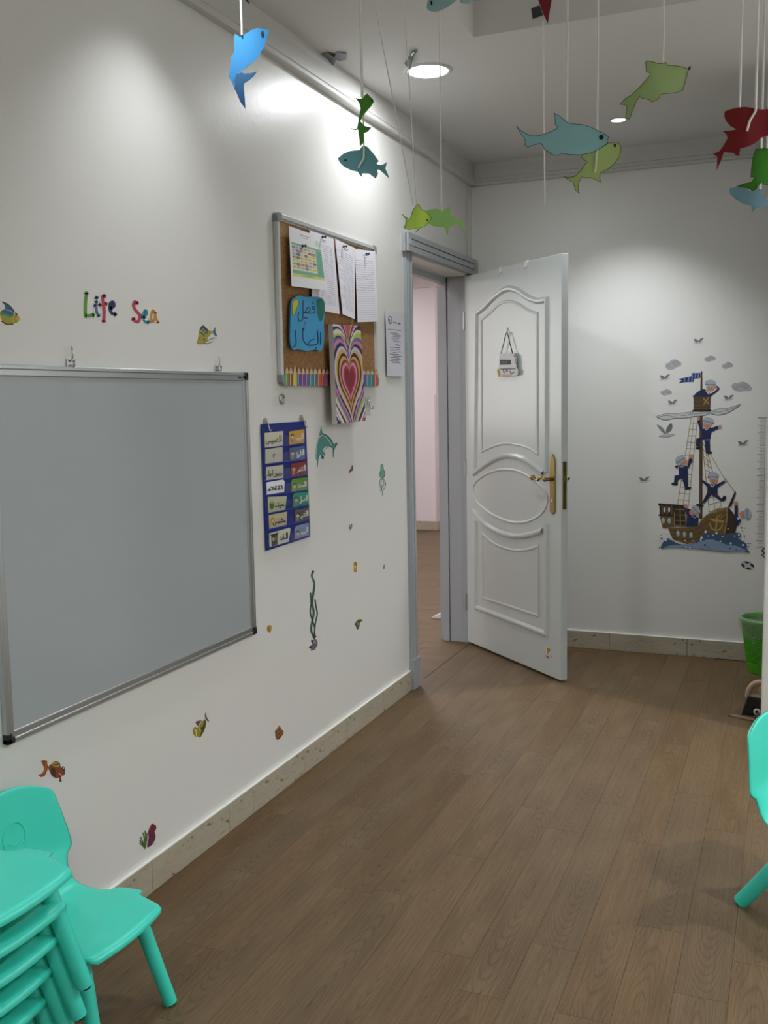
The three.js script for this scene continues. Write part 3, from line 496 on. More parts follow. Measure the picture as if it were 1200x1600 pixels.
sheet('printed_sheet', 'densely printed text sheet with the left edge curling, between two other sheets', 'sheets on the cork board', [[534, 272], [668, 336], [668, 816], [585, 782]], 0.0225, (u, v) => 0.003 + 0.014 * v * (1 - u), textPage(2));
sheet('printed_sheet', 'ruled sheet with a short list, at the board edge nearest the door', 'sheets on the cork board', [[668, 342], [806, 358], [824, 832], [686, 836]], 0.0225, (u, v) => 0.002 + 0.006 * v, textPage(3, { top: 76, step: 16, rule: true, ruleFrom: 290, bottom: 500 }));
for (const [X, Y, l, hex] of [[312, 322, 'dark push pin in the timetable page', 0x23303f], [446, 262, 'dark blue push pin in the sheet behind the timetable', 0x1d2550], [590, 325, 'dark push pin in the densely printed sheet', 0x3a3a44], [742, 376, 'black push pin in the ruled sheet', 0x1c1c22]]) {
  const p = C1(X, Y, 0.031), o = thing('push_pin', l, 'push pin', 'push pins on the cork board', p.toArray());
  part('head', [new THREE.LatheGeometry([[0, 0.017], [0.005, 0.0165], [0.0055, 0.0145], [0.003, 0.012], [0.0028, 0.005], [0.0058, 0.003], [0.0058, 0.001], [0, 0]].map(q => new THREE.Vector2(...q)), 14).rotateZ(-Math.PI / 2)], std(hex, 0.35), o);
  part('needle', [rod(V3(-0.014, 0, 0), V3(0, 0, 0), 0.0006)], STEEL, o);
}
{ // blue lettered card
  const out = [[243, 690], [275, 662], [300, 655], [330, 664], [400, 664], [440, 672], [458, 692], [466, 780], [458, 830], [460, 960], [440, 1028], [400, 1022], [345, 1030], [280, 1020], [252, 1024], [234, 985], [232, 840], [236, 740]];
  const o = thing('lettered_card', 'blue cut-out card with handwritten dark lettering on the cork board', 'card');
  const s = new Ink(400, 310, 4.324, V3(0.03, 0, 0), V3(1, 0, 0), 0); s.poly(out, '#3f9fd0', true); const g = s.geo();
  const ring = s.smooth(out, true).map(p => C1(p[0], p[1], 0.03)), pos = []; for (let i = 0; i + 1 < ring.length; i++) { const a = ring[i], b = ring[i + 1]; for (const [v, e] of [[a, 0], [b, 0], [a, -0.006], [b, 0], [b, -0.006], [a, -0.006]]) pos.push(v.x + e, v.y, v.z); }
  const eg = new THREE.BufferGeometry(); eg.setAttribute('position', new THREE.Float32BufferAttribute(pos, 3)); eg.computeVertexNormals();
  part('edge', eg, std(0x2b6f94, 0.7), o); part('face', g, INK, o);
  const t = new Ink(400, 310, 4.324, V3(0.03, 0, 0), V3(1, 0, 0), 0.0005), K = '#16244a';
  t.poly([[246, 720], [255, 690], [272, 680], [286, 692], [288, 715], [272, 750], [262, 782], [248, 790], [244, 760]], '#c6c62e', true); t.line([[246, 720], [255, 690], [272, 680], [286, 692], [288, 715], [272, 750], [262, 782], [248, 790], [244, 760]], 3, K, true, true);
  t.poly([[413, 690], [440, 675], [458, 690], [464, 760], [450, 815], [436, 832], [420, 800], [412, 750]], '#1d6f63', true); t.line([[440, 680], [440, 820]], 3, '#124a44', true); t.line([[418, 720], [450, 780]], 3, '#124a44');
  // first word
  t.line([[398, 742], [384, 726], [378, 745], [398, 752], [394, 772], [330, 772]], 6, K, true); t.ell(385, 706, 5, 5, K); t.line([[330, 772], [352, 735], [366, 752], [345, 772], [322, 772]], 6, K, true); t.line([[318, 690], [318, 770], [312, 820], [295, 830], [284, 800], [290, 770]], 6, K, true);
  t.line([[326, 808], [346, 808]], 6, '#7a2a3a'); t.ell(322, 885, 6, 7, K); t.line([[334, 830], [322, 880]], 3, '#2a3a5a');
  // second word
  t.line([[437, 905], [436, 985]], 6, K); t.line([[416, 895], [416, 980], [396, 990], [384, 990]], 6, K, true); t.ell(404, 1012, 5, 5, K); t.line([[392, 952], [366, 962], [352, 990], [400, 990]], 6, K, true); t.line([[316, 880], [320, 955], [345, 988], [384, 990]], 6, K, true); t.line([[264, 892], [270, 950], [268, 990], [246, 1006]], 6, K, true);
  t.mesh('lettering', o);
}
{ // heart painted on canvas
  const o = thing('heart_painting', 'canvas painted with nested heart bands in bright colours, leaning on the cork board', 'painting');
  const tl = [520, 850], tr = [706, 862], br = [741, 1502], bl = [546, 1524], xf = 0.056, th = 0.021;
  const pt = (u, v, x) => { const X = (tl[0] * (1 - u) + tr[0] * u) * (1 - v) + (bl[0] * (1 - u) + br[0] * u) * v, Y = (tl[1] * (1 - u) + tr[1] * u) * (1 - v) + (bl[1] * (1 - u) + br[1] * u) * v; const p = C1(X, Y, xf); p.x = x; return p; };
  const quad = (ps, uvs) => { const g = new THREE.BufferGeometry(); g.setAttribute('position', new THREE.Float32BufferAttribute([0, 1, 2, 0, 2, 3].flatMap(i => ps[i].toArray()), 3)); g.setAttribute('uv', new THREE.Float32BufferAttribute([0, 1, 2, 0, 2, 3].flatMap(i => (uvs || [[0, 0], [1, 0], [1, 1], [0, 1]])[i]), 2)); g.computeVertexNormals(); return g; };
  const f = [pt(0, 1, xf), pt(1, 1, xf), pt(1, 0, xf), pt(0, 0, xf)], b = f.map(p => V3(xf - th, p.y, p.z));
  const tex = canvasTex(400, 800, (c, w, h) => {
    const bands = ['#d9c24a', '#1f2350', '#c4507c', '#e9e1e6', '#1b1f4c', '#e2d6c8', '#b7c64a', '#6c62ae', '#d27fa2', '#131c40', '#cfc3e0', '#dcae48', '#131c40', '#d9a544', '#8c2c3e', '#d995b2', '#b12c48', '#86182a'];
    c.fillStyle = '#c0506a'; c.fillRect(0, 0, w, h);
    let s = 31; const r = () => (s = (s * 16807) % 2147483647) / 2147483647;
    const P = (k, a) => { const sx = 4.2 + 25 * k, sy = 7.4 + 40 * k; return [208 + 16 * Math.pow(Math.sin(a), 3) * sx, 445 - 20 * k - (13 * Math.cos(a) - 5 * Math.cos(2 * a) - 2 * Math.cos(3 * a) - Math.cos(4 * a)) * sy]; };
    const widths = bands.map((_, i) => 1 - Math.pow(i / (bands.length - 1), 0.85));
    bands.forEach((col, i) => { const ph = r() * 6; c.beginPath(); for (let q = 0; q <= 90; q++) { const a = q / 90 * 6.2832, p = P(widths[i] * (1 + 0.025 * Math.sin(5 * a + ph)), a); q ? c.lineTo(...p) : c.moveTo(...p); } c.closePath(); c.fillStyle = col; c.fill(); });
    // short dabs of thick paint that break the outer bands
    for (let i = 0; i < 70; i++) { const k = 0.36 + 0.8 * r(), t = r() * 6.2832, n = 4 + Math.floor(r() * 6); c.strokeStyle = bands[Math.floor(r() * 11)]; c.lineWidth = 6 + 9 * r(); c.lineCap = 'round'; c.beginPath(); for (let q = 0; q < n; q++) { const p = P(k, t + q * 0.03); q ? c.lineTo(...p) : c.moveTo(...p); } c.stroke(); }
  });
  part('painted_face', quad(f), std(0xffffff, 0.5, { map: tex }), o);
  part('canvas_edge', [quad([b[0], f[0], f[3], b[3]]), quad([f[1], b[1], b[2], f[2]]), quad([b[3], f[3], f[2], b[2]]), quad([b[0], b[1], f[1], f[0]]), quad([b[1], b[0], b[3], b[2]])], std(0xddd9d2, 0.8), o);
}
{ // border strip of paper pencils along the board foot
  const o = thing('pencil_border', 'paper border of coloured pencils along the foot of the cork board', 'border');
  const cols = ['#4f9a3a', '#9a4a2c', '#c9cb3a', '#4f4f9a', '#8a3f86', '#5b56a0', '#3f8a8f', '#3a7a8a', '#c25a3a', '#b8433f', '#7a3f80', '#c9cb3a', '#3f2f7a', '#b84a3a'];
  for (let i = 0; i < 23; i++) {
    const a = 196 + i * 27.4, b = a + 26.6, yb = 1266 + i * 0.15, ym = 1186 + i * 0.2, yt = 1136 + i * 0.9, s = new Ink(400, 310, 4.324, V3(0.0215, 0, 0), V3(1, 0, 0), 0.0004 + 0.0002 * (i % 2));
    s.poly([[a, yb], [b, yb], [b, ym], [(a + b) / 2 + 3, yt], [(a + b) / 2 - 3, yt], [a, ym]], '#d9b48a'); s.poly([[a, yb], [b, yb], [b, ym + 4], [b - 4, ym - 6], [(a + b) / 2, ym + 4], [a + 4, ym - 6], [a, ym + 4]], cols[i % cols.length]);
    s.poly([[(a + b) / 2 - 5, yt + 12], [(a + b) / 2 + 5, yt + 12], [(a + b) / 2 + 2, yt - 1], [(a + b) / 2 - 2, yt - 1]], cols[i % cols.length]); s.line([[a + 8, yb - 2], [a + 8, ym + 4]], 2.5, '#e6dfd0');
    s.mesh('pencil', o);
  }
}
{ // notice sheet beside the door frame
  const tex = canvasTex(256, 768, (c, w, h) => {
    c.fillStyle = '#d9d9e2'; c.fillRect(0, 0, w, h); c.strokeStyle = '#2c6b6a'; c.lineWidth = 9; c.beginPath(); c.ellipse(64, 100, 26, 44, 0, 0, 7); c.stroke(); c.beginPath(); c.moveTo(52, 84); c.lineTo(52, 130); c.moveTo(72, 84); c.lineTo(72, 130); c.stroke();
    c.fillStyle = '#22242c'; c.fillRect(104, 124, 56, 9); c.fillRect(112, 104, 8, 24); c.fillRect(138, 108, 8, 20); c.fillRect(172, 130, 40, 9); c.fillRect(182, 116, 10, 18); c.fillRect(30, 210, 190, 6);
    let s = 5; const r = () => (s = (s * 16807) % 2147483647) / 2147483647; c.fillStyle = '#4a4c58';
    for (let y = 248; y < 360; y += 20) c.fillRect(60 + r() * 50, y, 120 - r() * 20, 7); c.fillStyle = '#22242c'; c.fillRect(130, 388, 76, 9); c.fillRect(150, 376, 8, 18); c.fillStyle = '#4a4c58'; for (let y = 420; y < 610; y += 20) c.fillRect(40 + r() * 60, y, 150 - r() * 20, 7);
    c.fillStyle = '#a8a8b4'; c.fillRect(40, 690, 40, 3); c.fillRect(130, 690, 50, 3);
  });
  sheet('notice_sheet', 'white printed notice with small logo beside the door frame', null, [[874, 762], [998, 776], [999, 1205], [886, 1200]], 0.009, (u, v) => 0.003 * v, tex, 'notice');
}
// ---------------------------------------------------------------- pocket chart with its cards
{
  const Q = (X, Y, e) => onX(400 + X / 6.96, 640 + Y / 6.96, e), N = V3(1, 0, 0);
  const slab = (pts, x0, x1) => { const f = pts.map(p => Q(p[0], p[1], x1)), pos = []; const tri = (a, b, c) => pos.push(...a.toArray(), ...b.toArray(), ...c.toArray()); const v2 = pts.map(p => new THREE.Vector2(...p)); const F = THREE.ShapeUtils.triangulateShape(v2, []); const bk = f.map(p => V3(x0, p.y, p.z)); for (const [a, b, c] of F) { tri(f[a], f[c], f[b]); tri(bk[a], bk[b], bk[c]); } f.forEach((p, i) => { const j = (i + 1) % f.length; tri(p, f[j], bk[i]); tri(f[j], bk[j], bk[i]); }); const g = new THREE.BufferGeometry(); g.setAttribute('position', new THREE.Float32BufferAttribute(pos, 3)); g.computeVertexNormals(); return g; };
  const o = thing('pocket_chart', 'dark blue fabric pocket chart hanging from two hooks', 'pocket chart');
  part('backing', slab([[62, 160], [541, 124], [590, 1380], [116, 1535]], 0.004, 0.008), std(0x14267c, 0.7), o);
  const clear = phys(0xffffff, 0.08, { transmission: 1, thickness: 0, ior: 1.25 });
  const rows = [[95, 415, 525, 362], [103, 590, 533, 537], [112, 770, 552, 708], [118, 928, 562, 870], [130, 1128, 572, 1034], [142, 1302, 580, 1192], [148, 1502, 582, 1368]];
  for (const [xa, ya, xb, yb] of rows) part('pocket', slab([[xa - 12, ya + 4 - 105], [xb + 6, yb + 4 - 105], [xb + 8, yb + 4], [xa - 10, ya + 4]], 0.0122, 0.0126), clear, o);
  for (const [xa, ya, xb, yb] of rows) part('pocket_hem', slab([[xa - 14, ya], [xb + 8, yb], [xb + 8, yb + 10], [xa - 14, ya + 10]], 0.008, 0.013), std(0x2a3f9c, 0.6), o);
  const L = [[[[95, 255], [298, 232], [293, 395], [100, 415]], '#cfccb4', 'xmys', 'A L'], [[[103, 432], [290, 405], [290, 562], [105, 590]], '#c2c2b6', '2'], [[[112, 625], [298, 600], [298, 745], [115, 768]], '#c4c4b2', 'rbya AwL'], [[[115, 792], [296, 760], [312, 782], [306, 895], [120, 925]], '#eceef2', '1446k'], [[[130, 950], [335, 940], [318, 1092], [135, 1125]], '#b9bfa0', 'cyf'], [[[140, 1147], [340, 1110], [330, 1268], [145, 1300]], '#bdb595', 'mSms'], [[[145, 1348], [365, 1285], [376, 1300], [355, 1440], [150, 1500]], '#cbcab8', 'ALmAdH']];
  const R = [[[[362, 240], [528, 213], [525, 360], [365, 380]], '#cf9f2c', 'ALywm', 'yellow'], [[[365, 420], [530, 390], [533, 535], [368, 560]], '#54658f', 'ALtAryx', 'grey-blue'], [[[378, 590], [548, 560], [552, 705], [380, 730]], '#8d2a30', 'ALShr', 'dark red'], [[[385, 775], [405, 752], [560, 735], [560, 868], [388, 905]], '#5f9030', 'ALsnH', 'grass green'], [[[404, 925], [430, 905], [570, 890], [572, 1030], [400, 1065]], '#2f9276', 'ALfcL', 'teal'], [[[420, 1095], [578, 1060], [578, 1190], [425, 1230]], '#56584f', 'ALTqs', 'dark grey'], [[[422, 1290], [445, 1262], [575, 1230], [580, 1365], [420, 1410]], '#8091ae', 'ALywm', 'pale slate']];
  const rowName = ['top', 'second', 'third', 'fourth', 'fifth', 'sixth', 'bottom'];
  const txt = (ink, q, word, hex, w, f0 = 0.08, f1 = 0.92) => { const n = q.length, tl = q[0], tr = n > 4 ? (q[1][0] > q[2][0] ? q[1] : q[2]) : q[1], br = q[n - 2], bl = q[n - 1]; const mix = (a, b, t) => [a[0] + (b[0] - a[0]) * t, a[1] + (b[1] - a[1]) * t]; const base = t => mix(mix(bl, br, t), mix(tl, tr, t), 0.33), hgt = (bl[1] - tl[1]); arabic(ink, word, base(f1), base(f0), [-1, -hgt * 0.2], w, hex); };
  L.forEach(([q, hex, word], i) => {
    const c = thing('word_card', `${['cream', 'grey', 'cream', 'bright white', 'greenish', 'tan', 'cream'][i]} lettered card at the hinge-far side of the chart, ${rowName[i]} row`.replace('at the hinge-far side of the chart', 'in the whiteboard-side column of the pocket chart'), 'card', 'cards in the pocket chart');
    part('face', slab(q, 0.009, 0.0112), std(hex, 0.7), c); const k = new Ink(400, 640, 6.96, V3(0.0112, 0, 0), N, 0.0003);
    const f0 = i === 4 ? 0.38 : i === 5 ? 0.22 : i === 6 ? 0.55 : i === 1 ? 0.42 : 0.06; txt(k, q, i === 0 ? 'ALxmys' : word, '#1e2022', i === 3 ? 14 : 9, f0, i === 1 ? 0.6 : 0.94);
    k.mesh('lettering', c); if (i > 3) k.n = 0;
    if (i === 4) { k.ell(172, 1040, 24, 48, '#4c7a34'); k.ell(172, 1010, 14, 14, '#a8b060'); } if (i === 5) { k.ell(178, 1205, 20, 38, '#b98a34'); k.ell(180, 1215, 10, 22, '#e0c070'); } if (i === 6) { k.poly([[165, 1370], [235, 1350], [235, 1465], [170, 1490]], '#3f3a2e'); k.ell(190, 1410, 13, 20, '#b8a684'); k.ell(218, 1400, 10, 18, '#7d6a4a'); k.line([[165, 1365], [240, 1345]], 14, '#22201c'); }
    if (i > 3) k.mesh('picture', c);
  });
  R.forEach(([q, hex, word, cn], i) => {
    const c = thing('heading_card', `${cn} heading card with white lettering in the ${rowName[i]} row of the pocket chart`, 'card', 'cards in the pocket chart');
    part('face', slab(q, 0.009, 0.0112), std(hex, 0.6), c); const k = new Ink(400, 640, 6.96, V3(0.0112, 0, 0), N, 0.0003); const a = q[0], y0 = a[1];
    k.ell(a[0] + 34, y0 + 55, 19, 26, i === 2 ? '#d9b060' : '#c9b89a'); k.line([[a[0] + 18, y0 + 48], [a[0] + 32, y0 + 28], [a[0] + 50, y0 + 44]], 12, '#2a2420', true); k.ell(a[0] + 32, y0 + 98, 16, 22, i === 0 ? '#b07a2c' : '#8c8f86'); k.mesh('picture', c); txt(k, q, word, '#eef0ea', 8, 0.42, 0.96); k.mesh('lettering', c);
  });
  for (const [X, Y, l] of [[95, 135, 'clear round adhesive hook at the pocket chart corner by the whiteboard'], [488, 100, 'clear round adhesive hook at the pocket chart corner by the dolphin sticker']]) {
    const p = Q(X, Y, 0), h = thing('adhesive_hook', l, 'hook', 'adhesive hooks', [0, p.y, p.z]);
    part('pad', new THREE.CylinderGeometry(0.0145, 0.0155, 0.003, 20).rotateZ(Math.PI / 2).translate(0.0015, 0, 0), std(0x9b9a94, 0.3), h);
    part('hook', [tube([V3(0.003, 0.004, 0), V3(0.012, -0.006, -0.001), V3(0.016, -0.026, -0.004), V3(0.02, -0.033, -0.006), V3(0.024, -0.026, -0.008)], 0.0022)], STEEL, h);
  }
}
for (const [px, py, s, l] of [[439.5, 623.5, 1.1, 'bare round metal hook base under the cork board corner'], [547, 822, 0.7, 'tiny round metal hook base on the wall between small stickers']]) {
  const p = onX(px, py), h = thing('round_hook', l, 'hook', 'bare round hook bases', [0, p.y, p.z]);
  part('pad', [new THREE.TorusGeometry(0.014 * s, 0.004 * s, 8, 20).rotateY(Math.PI / 2).translate(0.004, 0, 0)], STEEL, h); part('plate', new THREE.CylinderGeometry(0.012 * s, 0.012 * s, 0.003, 18).rotateZ(Math.PI / 2).translate(0.002, 0, 0), std(0xb9b8b0, 0.5), h);
}
{
  const p = onX(574, 632), h = thing('adhesive_hook', 'clear square adhesive hook beside the painted heart', 'hook', 'adhesive hooks', [0, p.y, p.z]);
  part('pad', rbox(0, -0.045, -0.03, 0.002, 0.035, 0.03, 0.0009), phys(0xc6ccc2, 0.25, { clearcoat: 0.5 }), h); part('hook', [tube([V3(0.002, 0.02, 0), V3(0.012, 0.012, 0), V3(0.014, -0.015, 0), V3(0.024, -0.02, 0), V3(0.026, -0.008, 0)], 0.003), rbox(0.001, -0.002, -0.006, 0.008, 0.024, 0.006, 0.002)], STEEL, h);
}

// ---------------------------------------------------------------- wall stickers, left wall
const WHITE = '#e8e7e2';
{ // words
  const word = (name, label, list) => {
    const o = thing(name, label, 'lettering');
    for (const strokes of list) { const s = leftInk(90, 440, 7.0588); for (const [p, w] of strokes) s.line(p, w * 1.15 + 18, WHITE, p.length > 2); for (const [p, w, c] of strokes) s.line(p, w * 1.15, c, p.length > 2); s.mesh('letter', o); }
  };
  word('word_sticker', 'colourful bubble letter sticker reading Life', [
    [[[[318, 122], [306, 240], [305, 372]], 34, '#5c9638'], [[[305, 376], [350, 376], [400, 366]], 34, '#5c9638']],
    [[[[428, 218], [426, 300], [436, 350], [456, 380]], 28, '#54708f'], [[[405, 272], [424, 258]], 22, '#54708f'], [[[426, 170], [432, 186]], 28, '#54708f']],
    [[[[522, 158], [500, 160], [505, 240], [512, 330], [508, 442]], 34, '#b0405a'], [[[458, 256], [500, 260], [540, 244]], 28, '#b0405a']],
    [[[[588, 290], [622, 268], [610, 226], [582, 240], [576, 300], [600, 350], [640, 362]], 32, '#2b2c5e']]]);
  word('word_sticker', 'colourful bubble letter sticker reading Sea', [
    [[[[880, 240], [852, 224], [836, 262], [862, 320], [904, 370], [890, 440], [860, 440], [832, 408]], 32, '#b53f50']],
    [[[[950, 392], [984, 356], [972, 316], [948, 350], [950, 420], [976, 450], [1004, 448]], 26, '#318c9e']],
    [[[[1076, 350], [1052, 318], [1032, 370], [1034, 440], [1060, 440], [1078, 360]], 24, '#c98b30'], [[[1076, 340], [1088, 410], [1110, 452]], 22, '#c98b30']]]);
}
{ // fish stickers and sea life: traced outlines with a white vinyl border
  const make = (crop, name, label, fn, cat = 'sticker') => { const s = leftInk(...crop); fn(s); sticker(s, name, label, 'sea life stickers on the wall', cat); };
  make([0, 460, 20], 'fish_sticker', 'blue and yellow angelfish sticker beside the word Life', s => {
    const o = [[-40, 560], [-160, 480], [-150, 720], [-30, 640], [30, 740], [110, 900], [250, 950], [420, 920], [560, 860], [620, 770], [560, 650], [460, 520], [350, 370], [200, 260], [60, 215], [140, 330], [150, 440], [50, 500]];
    s.line(o, 50, WHITE, true, true); s.poly(o, '#a99b2b', true); s.poly([[60, 225], [200, 270], [340, 370], [440, 520], [390, 660], [250, 640], [30, 580], [60, 500], [160, 440], [140, 330]], '#2f5f7c', true);
    s.poly([[50, 560], [200, 600], [380, 680], [360, 720], [180, 660], [30, 620]], '#3b8a86', true); s.line([[90, 250], [240, 330], [340, 420], [430, 530]], 40, '#32434e', true); s.line([[160, 480], [300, 500], [400, 560]], 30, '#8aa7b4', true); s.line([[60, 840], [200, 930], [400, 925]], 40, '#4a3a12', true);
    s.ell(500, 610, 50, 36, '#16181a', 0.9); s.ell(455, 600, 24, 40, '#d8d4b8'); s.poly([[500, 740], [600, 710], [630, 770], [560, 830]], '#c9b050', true); s.line([[420, 700], [400, 870]], 22, '#cdbb3c', true); s.poly([[-40, 560], [-160, 480], [-150, 720], [-30, 640]], '#2f4f60');
  });
  make([290, 490, 17.14], 'fish_sticker', 'small striped yellow fish sticker with blue fin between the word Sea and the cork board', s => {
    const o = [[300, 790], [330, 660], [345, 540], [370, 440], [410, 350], [480, 310], [540, 370], [620, 440], [720, 490], [620, 620], [570, 740], [500, 800], [380, 815]];
    s.line(o, 44, WHITE, true, true); s.poly([[720, 490], [760, 420], [805, 360], [800, 460], [830, 560], [850, 610], [790, 590]], '#4f6f78', true); s.poly(o, '#a39a3f', true);
    s.poly([[365, 470], [410, 350], [480, 312], [540, 372], [610, 440], [560, 470], [470, 400], [400, 440]], '#3c4560', true); s.line([[380, 500], [450, 530], [500, 590]], 26, '#39404e', true); s.line([[430, 440], [500, 490], [540, 550]], 30, '#4c5a66', true); s.line([[480, 380], [560, 450], [580, 520]], 26, '#39404e', true); s.line([[400, 480], [470, 500], [530, 570]], 12, '#d5d2a8', true);
    s.ell(360, 660, 18, 20, '#26260f'); s.ell(498, 695, 26, 24, '#3a3a14'); s.line([[520, 770], [640, 700], [780, 645]], 20, '#6c5f6c', true); s.line([[500, 800], [600, 800], [720, 745]], 20, '#6c5f6c', true); s.line([[300, 790], [380, 815], [480, 800]], 16, '#6f6620', true);
  });
  make([480, 650, 8.571], 'dolphin_sticker', 'teal leaping dolphin sticker beside the pocket chart', s => {
    const o = [[132, 690], [128, 600], [108, 560], [115, 440], [130, 340], [158, 270], [175, 180], [188, 120], [196, 180], [212, 235], [270, 265], [320, 320], [350, 385], [372, 362], [400, 355], [405, 380], [375, 425], [360, 480], [352, 555], [345, 545], [340, 440], [300, 410], [250, 408], [215, 440], [212, 465], [245, 505], [240, 535], [205, 520], [215, 570], [195, 570], [185, 520], [160, 535], [148, 610], [142, 685]];
    s.line(o, 20, WHITE, false, true); s.poly(o, '#4e958c'); s.line([[212, 238], [270, 268], [320, 322], [350, 390]], 14, '#1f4448', true); s.line([[158, 280], [200, 258], [260, 290], [330, 390]], 8, '#cfe0d8', true); s.line([[120, 560], [122, 450], [150, 320], [180, 270]], 8, '#bcd4cc', true); s.line([[188, 130], [180, 190], [165, 250]], 10, '#6f8f90', true); s.line([[352, 550], [352, 450], [400, 375]], 14, '#2d5a5c', true); s.poly([[195, 528], [222, 540], [218, 578], [190, 568]], '#2f4c52', true); s.line([[135, 680], [134, 600]], 10, '#2d5a5c'); s.ell(150, 540, 7, 8, '#14242a'); s.line([[225, 465], [255, 430], [300, 412]], 6, '#7a5f60', true);
  });
  make([480, 650, 8.571], 'starfish_sticker', 'tiny dark red sticker between the dolphin and the jellyfish', s => { const o = [[602, 655], [618, 690], [605, 735], [580, 745], [572, 775], [562, 740], [578, 705]]; s.line(o, 12, WHITE, true, true); s.poly(o, '#7d3b34', true); s.line([[600, 670], [585, 735]], 6, '#b5837a', true); s.line([[612, 690], [596, 728]], 4, '#4b1f1c'); });
  make([480, 650, 8.571], 'jellyfish_sticker', 'pale green jellyfish sticker with trailing tentacles near the door frame', s => {
    const o = [[1002, 640], [1022, 665], [1028, 720], [1045, 760], [1040, 815], [1005, 840], [972, 815], [965, 770], [980, 720], [982, 665]]; s.line(o, 14, WHITE, true, true);
    for (const t of [[[985, 835], [968, 900], [990, 960], [985, 1010]], [[1000, 840], [985, 900], [1005, 950], [980, 990]], [[1015, 838], [1045, 880], [1050, 930], [1030, 975], [1005, 1020], [1015, 1080]], [[1005, 840], [1030, 900], [1010, 960]], [[975, 945], [1000, 975], [990, 1012]]]) s.line(t, 7, '#4c6a66', true);
    s.poly(o, '#6fa68e', true); s.line([[1000, 655], [990, 720], [978, 780]], 10, '#4d8670', true); s.line([[1030, 730], [1038, 790], [1010, 832]], 9, '#3f7663', true); s.ell(1005, 690, 12, 26, '#86b8a2');
  });
  make([400, 860, 5.4545], 'seaweed_sticker', 'tall dark green seaweed sticker growing from a purple shell', s => {
    const st = [[[487, 178], [476, 215], [496, 280], [488, 370], [478, 450], [492, 530], [480, 600], [470, 680], [495, 745]], [[465, 365], [470, 450], [462, 530], [482, 600], [500, 660], [495, 740]], [[503, 420], [512, 480], [522, 540], [508, 610], [500, 690], [505, 740]]];
    for (const p of st) s.line(p, 26, WHITE, true); s.line([[500, 770], [478, 840]], 62, WHITE); s.line(st[0], 19, '#2f5c4e', true); s.line(st[1], 13, '#1f3f38', true); s.line(st[2], 13, '#284a40', true); s.line([[487, 190], [482, 230], [494, 290]], 6, '#568878', true);
    s.poly([[498, 752], [522, 770], [522, 810], [500, 840], [468, 856], [470, 820], [484, 780]], '#6d6270', true); s.line([[490, 790], [498, 770], [510, 790]], 6, '#c5b8b0', true); s.line([[505, 790], [480, 845]], 5, '#4c4450');
  });
  make([400, 860, 5.4545], 'seahorse_sticker', 'small yellow sticker to the door side of the tall seaweed', s => { const o = [[842, 95], [862, 105], [858, 150], [858, 180], [845, 184], [832, 178], [834, 140], [830, 115]]; s.line(o, 12, WHITE, true, true); s.poly(o, '#b9962c', true); s.line([[842, 105], [855, 120]], 8, '#5d4618'); s.line([[835, 178], [856, 182]], 7, '#6b5020'); s.ell(845, 140, 8, 12, '#dcc25a'); });
  make([400, 860, 5.4545], 'shrimp_sticker', 'tiny pinkish sticker close to the door frame', s => { const o = [[1092, 118], [1098, 140], [1090, 165], [1082, 150], [1086, 130]]; s.line(o, 10, WHITE, true, true); s.poly(o, '#8f7468', true); });
  make([400, 860, 5.4545], 'turtle_sticker', 'small olive curled sticker low beside the door frame', s => { const o = [[870, 590], [900, 588], [908, 602], [890, 612], [882, 645], [872, 672], [858, 672], [852, 650], [838, 632], [852, 610]]; s.line(o, 12, WHITE, true, true); s.poly(o, '#5c5a30', true); s.line([[875, 600], [858, 640], [866, 668]], 7, '#2f2e18', true); s.ell(870, 625, 8, 10, '#a39a5c'); });
  make([400, 860, 5.4545], 'shell_sticker', 'small tan sticker beside the lower whiteboard corner', s => { const o = [[100, 642], [130, 640], [132, 670], [120, 705], [106, 695], [92, 682]]; s.line(o, 10, WHITE, true, true); s.poly(o, '#b48a45', true); s.line([[104, 650], [112, 696]], 6, '#7c5a2a'); s.line([[122, 648], [118, 696]], 5, '#d8b878'); });
  make([280, 1080, 6.667], 'fish_sticker', 'olive yellow fish sticker below the whiteboard', s => {
    s.poly([[278, 212], [284, 260], [312, 315], [296, 312], [272, 285], [268, 250]], '#6a4a4c', true); s.poly([[172, 318], [240, 308], [200, 362], [182, 350]], '#7a4a50', true); const o = [[272, 290], [280, 340], [262, 410], [238, 452], [215, 488], [205, 475], [165, 470], [145, 440], [140, 405], [165, 372], [185, 380], [225, 330]]; s.line(o, 10, WHITE, true, true); s.poly(o, '#98912f', true);
    s.poly([[272, 295], [278, 345], [255, 420], [215, 486], [230, 420], [250, 350]], '#4e4a1c', true); s.line([[160, 385], [180, 430], [178, 465]], 12, '#d8d46a', true); s.ell(166, 382, 8, 12, '#2c2a14'); s.line([[205, 370], [220, 420]], 10, '#c7c04c', true); s.ell(236, 385, 10, 14, '#2c2814'); });
  make([280, 1080, 6.667], 'shell_sticker', 'brown scallop shell sticker above the skirting', s => { const o = [[1045, 358], [1062, 390], [1090, 425], [1075, 460], [1030, 508], [1008, 495], [1000, 450], [998, 415], [1022, 385]]; s.line(o, 14, WHITE, true, true); s.poly(o, '#6a4420', true); for (const [a, b] of [[[1045, 372], [1015, 420]], [[1060, 400], [1015, 455]], [[1080, 425], [1018, 485]]]) s.line([a, b], 7, '#b8833a'); s.ell(1020, 405, 10, 12, '#a8742e'); });
